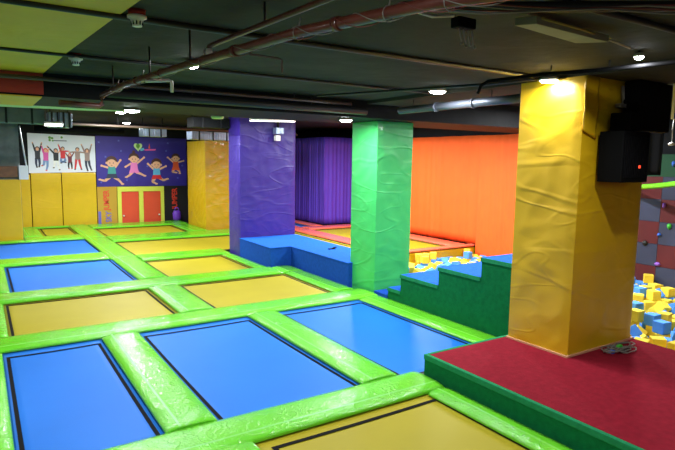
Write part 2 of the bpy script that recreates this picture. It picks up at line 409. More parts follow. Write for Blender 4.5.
# ------------------------------------------------------------------ carpeted blocks
r = empty('carpeted_box', (6.2, 10.3, 0), 'low L-shaped blue carpeted box around the foot of the purple pillar', 'platform')
L_ = [(5.2, 10.66), (5.7, 10.66), (5.7, 8.40), (6.72, 8.52), (6.72, 12.34), (5.2, 12.34)]
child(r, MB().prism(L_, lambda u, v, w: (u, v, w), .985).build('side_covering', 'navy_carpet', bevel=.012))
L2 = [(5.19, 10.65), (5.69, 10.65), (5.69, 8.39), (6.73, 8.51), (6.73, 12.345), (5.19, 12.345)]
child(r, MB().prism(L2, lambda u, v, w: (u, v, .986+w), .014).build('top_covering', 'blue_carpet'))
clip = MB().box(6.20, 6.36, 9.86, 9.93, 1.0, 1.018).tube([(6.30, 9.9, 1.02), (6.38, 9.9, 1.04), (6.42, 9.94, 1.02)], .012)
tag(clip.build('hair_clip', 'black_plastic', bevel=.005), 'tiny black object lying on top of the blue carpeted box', 'clip')

r = empty('carpeted_steps', (6.5, 5.9, 0), 'green sided stepped block with blue treads rising to the big yellow pillar', 'steps')
prof = [(7.30, .0), (7.30, .74), (6.97, .74), (6.97, 1.02), (6.08, 1.02), (6.08, 1.30), (5.24, 1.30), (5.24, 1.58), (4.46, 1.58), (4.46, 0)]
child(r, MB().prism(prof, lambda u, v, w: (5.78+w, u, v), 1.6).build('green_body', 'green_carpet', bevel=.008))
for (ya, yb, z) in ((6.98, 7.31, .74), (6.09, 6.98, 1.02), (5.25, 6.09, 1.30), (4.45, 5.25, 1.58)):
    td = child(r, B(5.79, 7.385, ya+.004, yb, z+.001, z+.014).build('tread', 'blue_carpet', bevel=.004))
    sub(td, B(5.768, 5.785, ya, yb+.004, z-.045, z+.012).build('nosing', 'edge_green', bevel=.004))
tag(B(5.78, 6.9, 7.32, 7.70, .0, .615).build('floor_mat', 'navy_carpet', bevel=.01), 'small low blue block between the green pillar and the first step', 'mat')

r = empty('carpeted_platform', (5.3, 2, 0), 'maroon carpeted platform with green carpet sides in the near right corner', 'platform')
sd = child(r, B(4.01, 6.6, -1.2, 4.392, 0, .784).build('green_side', 'green_carpet', bevel=.008))
child(r, B(4.05, 6.58, -1.2, 4.352, .785, .80).build('maroon_top', 'red_carpet', bevel=.004))
sub(sd, B(4.0, 4.049, -1.2, 4.396, .74, .803).build('front_nosing', 'edge_green', bevel=.012))
sub(sd, B(4.05, 5.775, 4.353, 4.396, .74, .803).build('end_nosing', 'edge_green', bevel=.012))

# ------------------------------------------------------------------ foam pit
struct('floor_pit', B(6.6, 11.2, -1.2, 8.9, 0, .24), 'foam_yellow')
struct('floor_pit_far', B(6.6, 11.2, 8.9, 10.3, 0, .14), 'foam_yellow')
def project(p):
    q = Vector(p)-CAM; x, y, z = q.dot(RT), q.dot(UP), q.dot(FW)
    return 337.5+FPX*x/z, 225-FPX*y/z, z
CAM = Vector((0, 0, 2.9)); FPX = 553.377
RT = Vector((.83996125, -.54244721, .0147011)); UP = Vector((.05103762, .10594343, .9930615)); FW = Vector((.54024093, .83338287, -.11667359))
CUBES = [(0,6.78,3.003,0.184,1.506,1.571,-0.712),(0,6.82,3.345,0.184,0.611,-1.571,-0.613),(0,6.818,3.521,0.184,1.571,0,1.501),(0,6.802,3.796,0.184,0.12,-1.571,-0.515),(0,7.031,3.294,0.184,-1.356,-1.571,-1.616),(0,7.024,3.545,0.184,1.571,0,-2.095),(0,7.05,3.8,0.184,0.619,-1.571,1.864),(0,7.061,4.142,0.184,1.792,-1.571,0),(0,7.35,3.251,0.18,-0,-0,-2.323),(0,7.316,3.57,0.18,-0,0,-2.421),(0,7.313,3.849,0.184,0.431,1.571,-2.474),(0,7.287,4.039,0.184,-1.57,-0,-1.687),(0,7.59,3.563,0.184,-1.571,0,2.542),(0,7.544,3.754,0.184,-2.159,-1.571,0.806),(0,7.559,4.135,0.184,-1.57,-0.001,-3.038),(0,7.614,4.37,0.184,0.468,-1.571,-1.357),(0,7.819,3.593,0.184,-0.51,-1.571,2.558),(0,7.819,3.809,0.184,-1.956,1.571,0.639),(0,7.781,4.138,0.184,1.571,0,2.496),(0,7.811,4.34,0.184,-0.027,-1.571,-3.045),(0,8.016,3.823,0.18,-3.141,-0,-1.492),(0,8.121,4.074,0.184,-0.135,-1.571,2.004),(0,8.099,4.337,0.184,1.571,0,0.948),(0,8.131,4.664,0.18,-0,-3.141,-0.248),(0,8.379,3.845,0.18,-0,-3.142,1.271),(0,8.422,4.067,0.18,-0,3.142,-1.484),(0,8.299,4.259,0.184,1.233,-1.571,1.581),(0,8.346,4.64,0.18,0,3.141,-0.909),(0,8.624,4.094,0.184,1.221,-1.571,0.295),(0,8.617,4.369,0.184,0.482,-1.571,-2.417),(0,8.618,4.664,0.184,1.571,-0,1.947),(0,8.612,4.864,0.184,0.172,1.571,1.646),(0,8.918,4.01,0.18,-0,0,-2.356),(0,8.794,4.325,0.184,1.571,0,-2.148),(0,8.819,4.646,0.18,0,-0,1.309),(0,8.938,4.822,0.18,-0,0,0.357),(0,9.17,4.001,0.184,-2.424,-1.571,0.09),(0,9.124,4.416,0.184,-0.319,-1.571,-2.625),(0,9.174,4.685,0.18,0,-0,-3.005),(0,9.144,4.865,0.184,1.084,-1.571,-1.139),(0,9.204,5.156,0.184,1.571,-0,-3.006),(0,9.312,4.366,0.18,3.142,0,-1.502),(0,9.487,4.62,0.184,-1.571,-0,2.814),(0,9.406,4.804,0.184,-0.729,-1.571,1.256),(0,9.415,4.999,0.184,-1.571,-0,-1.396),(0,9.419,5.412,0.184,1.571,0,1.921),(0,9.807,4.353,0.184,1.571,-0,2.996),(0,9.689,4.624,0.184,1.208,-1.571,-1.928),(0,9.7,4.841,0.184,-0.812,-1.571,-0.241),(0,9.66,5.124,0.184,0.157,1.571,-0.022),(0,9.674,5.336,0.184,1.571,0,-1.701),(0,9.991,4.63,0.184,0.779,1.571,0.673),(0,9.931,4.81,0.184,0.02,1.571,1.785),(0,9.931,5.131,0.18,-0,-0.001,0.95),(0,9.928,5.367,0.184,-0.009,1.571,-2.305),(0,9.935,5.737,0.184,0.772,1.571,-0.699),(0,10.184,4.6,0.184,1.947,1.571,0),(0,10.151,4.88,0.184,-0.09,-1.571,-2.679),(0,10.209,5.132,0.18,0,0,-0.296),(0,10.221,5.341,0.184,0.289,1.571,-1.242),(0,10.221,5.68,0.184,-0.057,-1.571,-0.703),(0,10.485,4.891,0.184,0.024,-1.571,1.559),(0,10.454,5.088,0.184,-1.571,0,-2.791),(0,10.578,5.315,0.184,-0.158,-1.571,-1.989),(0,10.506,5.633,0.184,-1.571,0,1.333),(0,10.397,5.866,0.18,0.001,3.142,0.661),(0,10.744,4.764,0.184,1.248,-1.571,1.226),(0,10.738,5.214,0.184,0.719,1.571,-1.097),(0,10.748,5.408,0.184,0.666,1.571,1.783),(0,10.697,5.596,0.184,1.979,-1.571,-0.293),(0,10.816,5.923,0.184,2.651,1.571,-0.316),(0,10.952,5.059,0.184,1.571,0,-0.586),(0,10.977,5.421,0.184,0.94,-1.571,0.913),(0,10.936,5.695,0.184,1.571,0,1),(0,11.009,5.87,0.184,0.102,1.571,1.239),(0,11.002,6.189,0.184,1.708,-1.571,0.617),(0,6.801,2.944,0.352,-2.662,1.571,0.001),(0,6.781,3.371,0.348,-0,-0,-0.214),(0,6.764,3.547,0.352,1.264,-1.571,-1.483),(0,6.802,3.791,0.352,-1.543,1.571,-0.659),(0,7.019,3.252,0.352,-0.354,-1.571,2.018),(0,7.033,3.482,0.348,-0,-3.142,0.254),(0,7.048,3.863,0.352,-0.491,-1.571,1.813),(0,7.057,4.126,0.352,-0.791,-1.571,0),(0,7.435,3.23,0.344,-1.433,1.571,-0.257),(0,7.239,3.388,0.264,-0.484,-0.417,-2.113),(0,7.315,3.849,0.352,-0.988,1.571,0.179),(0,7.296,4.044,0.348,0,-0,-1.85),(0,7.517,3.384,0.184,0.524,1.571,0),(0,7.504,3.927,0.289,-0.79,-2.993,0.366),(0,7.548,4.188,0.352,-1.571,-0.001,-2.303),(0,7.552,4.409,0.352,0.242,1.57,-1.342),(0,8.122,3.542,0.18,-0,-0,2.721),(0,7.819,3.771,0.352,-1.834,-1.571,0.425),(0,7.715,3.979,0.284,-2.35,0.021,-2.236),(0,7.83,4.572,0.184,-1.999,1.571,-0.406),(0,8.193,3.844,0.281,-0.261,-0.735,0.079),(0,8.155,4.05,0.348,-3.142,-0,1.444),(0,8.111,4.377,0.352,0.239,-1.57,1.027),(0,8.114,4.608,0.344,-0.134,1.572,-1.635),(0,8.532,3.866,0.32,0.376,-2.723,-1.072),(0,8.391,4.05,0.344,0.167,1.571,-2.398),(0,8.29,4.211,0.352,-1.571,-0,2.109),(0,8.441,4.675,0.343,1.817,1.652,0.662),(0,8.623,4.066,0.352,0.886,1.571,0.057),(0,8.63,4.421,0.348,3.141,-0,-1.378),(0,8.646,4.614,0.352,1.571,-0,-0.25),(0,8.657,5.024,0.184,-1.571,0,1.478),(0,8.909,3.949,0.344,1.171,1.571,1.207),(0,8.973,4.233,0.184,1.571,-0,2.702),(0,8.93,4.473,0.269,0.856,-0.763,0.995),(0,8.841,4.966,0.184,0.063,-1.571,-2.847),(0,9.137,4.007,0.352,-2.533,1.57,0.318),(0,9.187,4.238,0.329,-0.107,1.987,-1.874),(0,9.137,4.568,0.338,0.079,-2.543,-1.574),(0,9.171,4.845,0.352,-1.946,1.571,0.135),(0,9.026,5.074,0.291,2.169,0.375,-1.928),(0,9.419,4.235,0.324,-0.249,0.866,1.639),(0,9.33,4.517,0.314,0.268,2.392,1.627),(0,9.483,4.861,0.352,0.284,-1.571,-2.391),(0,9.476,5.232,0.184,-0.213,1.571,0),(0,9.416,5.443,0.352,0.912,-1.571,2.186),(0,9.66,4.226,0.184,-2.245,-1.571,0),(0,9.82,4.526,0.287,-0.777,0.69,-1.717),(0,9.687,4.807,0.348,3.142,-0,-1.196),(0,9.676,5.152,0.352,-1.359,-1.571,-0.233),(0,9.599,5.392,0.352,-1.478,-0.031,-1.374),(0,10.05,4.626,0.352,0.613,1.571,-2.216),(0,9.89,4.769,0.352,-1.571,0,-1.526),(0,9.909,5.154,0.344,0.025,1.571,-2.327),(0,9.805,5.335,0.352,-0.893,-1.571,0.685),(0,9.943,5.56,0.298,-0.372,-0.893,-1.472),(0,10.398,4.648,0.184,1.571,0,-2.875),(0,10.179,4.843,0.348,-0,0,1.783),(0,10.167,5.05,0.349,-0,-1.632,-1.796),(0,10.245,5.231,0.35,-0.398,-1.51,-1.532),(0,10.18,5.707,0.352,-0.048,-1.57,2.442),(0,10.372,4.816,0.347,-0.212,1.315,0.006),(0,10.402,5.138,0.352,-1.947,-1.571,0),(0,10.44,5.445,0.234,0.421,-2.789,-0.565),(0,10.467,5.727,0.352,-0.941,1.564,-1.715),(0,10.279,5.91,0.339,0.039,-0.042,-1.661),(0,10.74,4.787,0.352,-1.571,0,3.12),(0,10.706,5.035,0.184,1.571,0,1.207),(0,10.711,5.431,0.352,-0.052,1.571,1.636),(0,10.699,5.749,0.312,-1.472,0.651,-1.455),(0,10.617,5.947,0.201,-0,-1.324,0.131),(0,10.9,4.901,0.184,1.571,-0,-0.592),(0,10.974,5.458,0.352,0.674,1.571,0.875),(0,10.977,5.662,0.352,0.214,-1.571,0.875),(0,11.026,5.846,0.348,3.142,0,1.451),(0,11.026,6.246,0.352,-0.867,1.571,0.898),(0,6.853,2.966,0.52,1.571,0,-0.591),(0,6.763,3.176,0.441,-1.411,0.831,1.356),(0,6.779,3.511,0.52,1.337,1.571,1.663),(0,6.804,3.777,0.52,-0.302,-1.571,-0.107),(0,7.031,3.208,0.52,0.943,-1.571,2.115),(0,7.054,3.453,0.512,-1.186,-1.571,-1.236),(0,6.957,3.64,0.352,-2.599,-1.571,-0.333),(0,7.21,4.24,0.348,-0,-0,-0.802),(0,7.196,3.151,0.18,0,0,-0.769),(0,7.229,3.141,0.344,1.266,-1.571,-1.5),(0,7.184,3.678,0.184,1.571,0,-2.46),(0,7.333,4.272,0.184,-1.571,-0,-1.983),(0,7.634,3.643,0.352,-0.379,-1.571,-0.666),(0,7.479,4.01,0.437,0.58,-0.502,-2.303),(0,7.534,4.224,0.52,2.075,-1.569,0.935),(0,7.559,4.394,0.52,-1.57,-0,-1.75),(0,7.88,3.457,0.32,-0.94,0.862,2.048),(0,7.832,3.798,0.52,0.172,-1.571,-0.359),(0,7.976,4.202,0.296,-0.796,-0.491,-2.01),(0,7.727,4.395,0.352,-0.897,1.571,2.163),(0,8.316,3.622,0.184,-1.571,-0,2.121),(0,8.136,4.085,0.512,1.571,-0,3.05),(0,8.12,4.312,0.52,2.191,-1.57,0.838),(0,7.938,4.629,0.346,0.003,0.07,0.07),(0,8.557,3.706,0.184,1.571,-0,-1.072),(0,8.379,4.039,0.508,-0,0,-2.986),(0,8.408,4.43,0.248,2.286,-0.576,1.243),(0,8.294,4.574,0.453,1.341,-2.389,0.398),(0,8.755,3.809,0.18,0,-3.142,0.588),(0,8.708,4.239,0.348,-0,-3.141,0.592),(0,8.593,4.589,0.516,-3.142,-0,-0.247),(0,8.597,4.798,0.352,0.094,-1.571,0),(0,8.899,3.933,0.512,-0.057,-1.571,1.396),(0,8.941,4.118,0.35,-0.481,1.514,1.132),(0,8.982,4.342,0.354,0.559,-0.465,-2.96),(0,8.859,5.166,0.184,-1.571,0,2.12),(0,9.13,3.952,0.52,-1.679,1.57,0.314),(0,9.155,4.174,0.482,1.402,1.155,1.267),(0,9.137,4.451,0.458,0.333,0.965,1.706),(0,9.143,4.842,0.52,-1.811,1.571,0.259),(0,8.748,5.025,0.352,0.488,1.571,-2.341),(0,9.373,4.099,0.432,0.453,-0.866,-1.503),(0,9.316,4.384,0.416,-1.454,-0.788,-1.876),(0,9.342,5.017,0.348,-0,-3.142,-0.278),(0,9.452,5.259,0.348,-0,0,-2.889),(0,9.403,5.466,0.516,-0,-0,0.508),(0,9.454,4.101,0.184,0.756,1.571,-0.424),(0,9.523,4.555,0.352,-1.141,1.571,-1.091),(0,9.686,4.874,0.512,-1.571,0,1.144),(0,9.678,5.107,0.52,1.39,-1.571,-0.12),(0,9.769,5.311,0.52,1.571,0,2.929),(0,10.029,4.4,0.184,1.459,-1.571,0),(0,9.908,4.938,0.472,-2.292,-0.282,-0.261),(0,9.902,5.142,0.512,-0.213,-1.57,-1.619),(0,9.982,5.349,0.348,-3.142,0,-0.073),(0,9.821,5.507,0.454,-0.233,-0.568,1.363),(0,10.594,4.621,0.18,-3.142,0,-1.143),(0,10.171,4.875,0.508,0,0,2.869),(0,10.221,5.137,0.517,-1.733,1.589,-0.423),(0,10.15,5.47,0.336,-0.836,-3.141,0.143),(0,10.208,5.707,0.52,-1.107,1.57,-0.71),(0,10.556,4.855,0.348,-0,-3.141,-1.343),(0,10.567,5.075,0.352,-2.91,1.571,0),(0,10.339,5.558,0.351,-2.478,-0.738,-1.432),(0,10.446,5.741,0.52,0.39,1.565,-1.705),(0,10.26,5.901,0.503,-0.79,1.514,-0.91),(0,10.759,4.745,0.52,-0.325,1.571,1.523),(0,10.729,4.991,0.352,1.324,-1.571,0),(0,10.776,5.218,0.352,1.571,0,-1.753),(0,10.84,6.085,0.309,-0.244,-2.355,2.084),(0,10.471,5.926,0.343,-1.043,1.645,0.667),(0,10.988,5.063,0.352,1.571,0,0.185),(0,10.998,5.256,0.287,0.778,-0.88,0.985),(0,10.976,5.649,0.52,-0.063,-1.571,0.641),(0,10.729,6.199,0.18,0,-0,-2.628),(0,11.055,6.025,0.351,1.636,0.005,1.571),(1,8.432,9.494,0.18,0,-0,-2.043),(1,8.426,9.832,0.184,-1.571,-0,-0.107),(1,8.464,10.084,0.18,0,-0,-2.72),(1,8.669,9.454,0.184,1.578,1.571,0),(1,8.67,9.761,0.184,2.38,-1.571,0),(1,8.646,9.988,0.18,3.142,0,0.638),(1,8.901,9.413,0.184,-1.571,-0,-1.956),(1,8.965,9.799,0.184,1.925,-1.571,-0.199),(1,8.999,10.067,0.184,-1.571,0,-3.134),(1,9.233,9.548,0.184,0.805,-1.571,-1.3),(1,9.238,9.777,0.184,-0.085,-1.571,-1.442),(1,9.22,10.124,0.18,-0,-0,-3.081),(1,9.502,9.509,0.184,-1.562,1.571,-1.539),(1,9.486,9.748,0.197,-0.227,3.142,-0.561),(1,9.498,10.144,0.18,3.142,-0,0.05),(1,9.825,9.489,0.184,-1.263,-1.571,1.847),(1,9.78,9.792,0.18,-0,-3.142,-0.613),(1,9.766,10.189,0.18,3.141,-0,-0.412),(1,10.028,9.462,0.18,0,0,0.336),(1,10.053,9.864,0.184,-2.88,1.571,0),(1,10.02,10.091,0.184,1.571,-0,1.549),(1,10.305,9.543,0.184,1.04,-1.571,-0.683),(1,10.306,9.805,0.184,2.067,1.571,0.197),(1,10.322,10.014,0.184,-1.571,0,2.934),(1,10.575,9.513,0.184,0.005,1.571,1.795),(1,10.545,9.842,0.184,2.828,1.571,0.07),(1,10.593,10.082,0.184,1.571,0,1.622),(1,10.894,9.547,0.184,-1.837,1.571,0.231),(1,10.728,9.771,0.184,0.923,-1.571,2.039),(1,10.853,10.05,0.184,1.571,0,2.3),(1,8.203,9.617,0.184,-1.571,-0,-0.146),(1,8.258,9.845,0.18,3.142,0,-0.104),(1,8.258,10.131,0.184,-1.571,0,3.075),(1,8.62,9.466,0.348,-0,-0,0.53),(1,8.551,9.639,0.184,0.767,-1.571,0),(1,8.581,10.073,0.344,-1.571,-0,0.042),(1,9.019,9.577,0.184,-2.604,1.571,0),(1,8.915,9.863,0.352,-1.571,-0,-1.094),(1,8.973,10.112,0.352,0.54,1.571,1.774),(1,9.207,9.487,0.352,-0.114,1.571,1.433),(1,9.269,9.746,0.352,0.415,-1.571,1.861),(1,9.247,10.159,0.344,1.844,1.571,-0.724),(1,9.49,9.437,0.352,1.571,-0,0.61),(1,9.623,9.896,0.216,-2.347,-0,-0.561),(1,9.482,10.113,0.344,-2.149,-1.571,-0.53),(1,9.818,9.45,0.352,-1.571,-0,0.827),(1,9.813,9.781,0.344,0.23,-1.571,2.707),(1,9.687,10.187,0.344,0.285,1.571,-1.85),(1,10.071,9.252,0.184,-0.305,1.571,0),(1,10.042,9.659,0.184,-2.827,-1.571,0),(1,10.047,10.026,0.352,-2.077,-1.571,0.502),(1,10.397,9.529,0.348,0,-0,-1.659),(1,10.272,9.803,0.352,0.974,1.571,0.443),(1,10.246,10.02,0.352,-1.97,-1.571,-0.25),(1,10.572,9.588,0.348,3.142,0,1.468),(1,10.595,9.814,0.348,-0,-0,0.221),(1,10.628,10.103,0.352,0.195,1.571,-2.116),(1,11.007,9.423,0.184,-1.571,0,-2.574),(1,10.896,9.74,0.281,-0.808,-0.561,-0.181),(1,10.866,10.104,0.352,1.571,0,0.942),(1,8.12,9.27,0.184,-1.358,-1.571,0),(1,8.095,9.953,0.184,1.571,0,3.06),(1,8.085,10.138,0.18,0,3.142,-1.564),(1,8.814,9.667,0.184,1.571,-0,-0.819),(1,8.475,9.896,0.352,-0.809,-1.571,0.96),(1,8.775,10.122,0.18,3.142,-0,0.469),(1,9.061,9.645,0.352,0.914,-1.571,0),(1,8.882,9.831,0.52,1.571,-0,-0.35),(1,8.984,10.139,0.52,-0.099,-1.57,1.609),(1,9.137,9.172,0.184,2.859,1.571,0),(1,9.142,9.931,0.306,-0.714,0.143,0.415),(1,9.191,10.131,0.512,0.801,1.571,0),(1,9.674,9.648,0.184,-1.28,-1.571,-0.787),(1,9.662,9.967,0.372,1.581,0.795,-2.131),(1,9.475,10.182,0.512,0.184,-1.572,-0.917),(1,9.648,9.305,0.184,-1.571,0,2.324),(1,9.689,9.609,0.352,-1.571,0,1.02),(1,9.839,9.987,0.266,-0.642,0.449,-0.087),(1,10.036,9.392,0.345,3.087,-0.005,0.205),(1,10.022,9.837,0.352,0.689,-1.571,-2.169),(1,10.036,10.203,0.348,-1.567,0.167,1.571),(1,10.192,9.491,0.349,0.202,1.51,0.357),(1,10.279,9.782,0.52,0.844,1.571,-2.184),(1,10.408,10.186,0.18,0,0,3.096),(1,10.74,9.343,0.184,-0.679,1.571,0),(1,10.788,9.911,0.348,0,0,-2.813),(1,10.617,10.122,0.52,1.571,-0,-1.013),(1,11.056,9.2,0.184,-1.571,0,-1.543),(1,11.026,9.897,0.18,3.142,0,-0.174),(1,11.022,9.958,0.34,-0,-0,-0.889)]
cube_me = {}
def foam_mesh(k):
    mb = B(-.084, .084, -.084, .084, -.08, .08)
    o = mb.build('foam_cube', 'foam_yellow' if k == 0 else 'foam_blue', bevel=.012); me = o.data
    bpy.data.objects.remove(o); return me
cube_me = [foam_mesh(0), foam_mesh(1)]
cubes = []
random.seed(21)
for (reg, x, y, z, a, b, c) in CUBES:
    k = 0 if random.random() < .6 else 1
    o = bpy.data.objects.new('foam_cube', cube_me[k]); C.objects.link(o)
    o.location = (x, y, z+(.15, .04)[reg]); o.rotation_euler = (a, b, c)
    cubes.append((o, reg, k))
bpy.context.view_layer.update()
dg = bpy.context.evaluated_depsgraph_get()
ORD = ['leftmost', 'second from left', 'third from left', 'fourth from left', 'fifth from left', 'sixth from left', 'seventh from left', 'eighth from left', 'ninth from left', 'tenth from left', 'eleventh from left', 'twelfth from left', 'thirteenth from left', 'fourteenth from left', 'fifteenth from left', 'sixteenth from left']
vis = {0: [], 1: []}
for (o, reg, k) in cubes:
    cnt = 0; mw = o.matrix_world
    for sx in (-1, 0, 1):
        for sy in (-1, 0, 1):
            for sz in (-1, 0, 1):
                if (sx, sy, sz) == (0, 0, 0): continue
                p = mw @ Vector((sx*.078, sy*.078, sz*.074))
                u, v, _ = project(p)
                if not (0 < u < 675 and 0 < v < 450): continue
                d = (p-CAM); hit = scene.ray_cast(dg, CAM, d.normalized(), distance=d.length+.02)
                if hit[0] and hit[4] == o: cnt += 1
    nm = 'yellow' if k == 0 else 'blue'
    if cnt >= 2: vis[reg].append((o, nm))
    else:
        tag(o, '%s foam cube lying underneath or beside those in view, %s' % (nm, ('beside the big yellow pillar', 'behind the stepped block')[reg]), 'foam cube', ('foam cubes in the pit beside the platform', 'foam cubes in the pit behind the steps')[reg])
for reg in (0, 1):
    L = sorted(vis[reg], key=lambda t: -project(t[0].location)[1])
    for nm in ('yellow', 'blue'):
        S = [t[0] for t in L if t[1] == nm]
        per = 9; nrows = max(1, math.ceil(len(S)/per))
        rown = {1: ['only'], 2: ['front', 'back'], 3: ['front', 'middle', 'back'], 4: ['front', 'second', 'third', 'back'], 5: ['front', 'second', 'middle', 'fourth', 'back'], 6: ['front', 'second', 'third', 'fourth', 'fifth', 'back']}.get(nrows) or ['front', 'second', 'third', 'fourth', 'fifth', 'sixth', 'seventh', 'eighth', 'back'][:nrows]
        for i in range(nrows):
            row = sorted(S[i*per:(i+1)*per], key=lambda o: project(o.location)[0])
            for q, o in enumerate(row):
                tag(o, '%s foam cube, %s in the %s %s row, %s' % (nm, ORD[q], rown[i], nm, ('pit beside the maroon platform', 'pit behind the steps')[reg]), 'foam cube', ('foam cubes in the pit beside the platform', 'foam cubes in the pit behind the steps')[reg])

# the rest of the pit, hidden in the photo by pillar and steps
random.seed(33); fm = MB()
yy = -1.0
while yy < 10.1:
    xx = 6.75
    while xx < 10.98:
        lo = 2.75+(xx-6.65)*.449-.05; hi = 4.05+(xx-6.65)*.5506+.12
        if not (lo < yy < hi) and not (xx > 7.95 and yy > 8.95) and not (xx < 7.6 and yy > 3.3):
            for lv in range(2):
                e = Euler((random.uniform(-.5, .5), random.uniform(-.5, .5), random.uniform(0, 3))).to_matrix(); c = Vector((xx+random.uniform(-.03, .03), yy+random.uniform(-.03, .03), .36+lv*.19+random.uniform(-.02, .02)))
                if lv and random.random() < .35: continue
                s_ = .082; vs = [c+e @ Vector((x*s_, y*s_, z*s_)) for z in (-1, 1) for y in (-1, 1) for x in (-1, 1)]
                fm.add(vs, [(0, 2, 3, 1), (4, 5, 7, 6), (0, 1, 5, 4), (2, 6, 7, 3), (0, 4, 6, 2), (1, 3, 7, 5)], 0 if random.random() < .6 else 1)
        xx += .225
    yy += .225
tag(fm.build('foam_cube_fill', ['foam_yellow', 'foam_blue']), 'remaining jumble of yellow and blue foam cubes filling the pit', 'foam cubes', kind='stuff')

# ------------------------------------------------------------------ curtains
def curtain(pts, z0, z1, m, label, amp=.02, pitch=.16, seed=0):
    P_ = []
    for (p, q) in zip(pts, pts[1:]):
        p = Vector(p); q = Vector(q); L = (q-p).length; n = int(L/.02); d = (q-p)/L; nr = Vector((-d.y, d.x))
        for i in range(n+1):
            s = i*.02; e = min(1, s/.1, max(0, L-s)/.1)
            ph = s/pitch*2*PI+1.6*noise.noise(Vector((s*1.3, seed, 0)))*3
            off = amp*(math.sin(ph)*(.5+.8*abs(noise.noise(Vector((s*.9, seed, 5)))))+.6*math.sin(ph*.37))*e
            P_.append((p+d*min(s, L), nr, off))
    nz = 12; vs = []
    for j in range(nz+1):
        z = z0+(z1-z0)*j/nz
        for (p, nr, off) in P_:
            w = off*(1.0-.35*j/nz)+.01*noise.noise(Vector((p.x*1.5, p.y*1.5, z*1.2)))
            vs.append((p.x+nr.x*w, p.y+nr.y*w, z+.008*noise.noise(Vector((p.x*3, p.y*3, 1)))))
    n = len(P_)
    mb = MB().add(vs, [(j*n+i, j*n+i+1, (j+1)*n+i+1, (j+1)*n+i) for j in range(nz) for i in range(n-1)], 0, True)
    o = mb.build('curtain', m, fix=False); s_ = o.modifiers.new('thickness', 'SOLIDIFY'); s_.thickness = .004
    return tag(o, label, 'curtain')
curtain([(9.86, 19.6), (9.86, 16.08), (11.05, 16.08)], .70, 3.66, 'purple_cloth', 'tall purple curtain hanging behind the coral padded trampolines', seed=2)
curtain([(11.13, 15.95), (11.13, 10.24)], .70, 3.60, 'orange_cloth', 'tall bright orange curtain just right of the green pillar, behind the coral pads', .012, .3, seed=9)
curtain([(11.06, 10.27), (11.06, 6.3)], .26, 3.59, 'orange_cloth', 'tall bright orange curtain next to the big yellow pillar, reaching down to the foam pit', .012, .3, seed=14)

# ------------------------------------------------------------------ padded wall panels, left back
def wall_pad(x0, x1, z0, z1, y, label):
    o = B(x0, x1, y-.06, y, z0, z1).build('wall_pad', 'yellow_pad', bevel=.02)
    return tag(o, label, 'wall pad', 'yellow vinyl pads on the back wall')
wall_pad(-1.6, -.02, 0, 2.28, 17.61, 'yellow wall pad mostly cut off by the left picture edge')
wall_pad(0, .96, 0, 2.24, 17.61, 'leftmost full yellow wall pad, below the brown board')
wall_pad(1.0, 1.40, 0, 2.28, 20.61, 'narrow yellow wall pad in the recess beside the corner')
wall_pad(1.42, 2.31, 0, 2.33, 20.61, 'yellow wall pad below the left half of the white poster')
wall_pad(2.33, 3.39, 0, 2.35, 20.61, 'yellow wall pad below the right half of the white poster')

# ------------------------------------------------------------------ printed figures
def wallmap(y0):
    return lambda lvl: (lambda u, v, w: (u, y0-lvl*.0012-w, v))
def ell(cx, cz, a, b, n=18): return [(cx+a*math.cos(2*PI*k/n), cz+b*math.sin(2*PI*k/n)) for k in range(n)]
def limb(p, q, r0, r1):
    dx, dz = q[0]-p[0], q[1]-p[1]; l = math.hypot(dx, dz) or 1; nx, nz = -dz/l, dx/l
    out = [(p[0]+nx*r0, p[1]+nz*r0), (p[0]-nx*r0, p[1]-nz*r0), (q[0]-nx*r1, q[1]-nz*r1), (q[0]+dx/l*r1*.8, q[1]+dz/l*r1*.8), (q[0]+nx*r1, q[1]+nz*r1)]
    return out
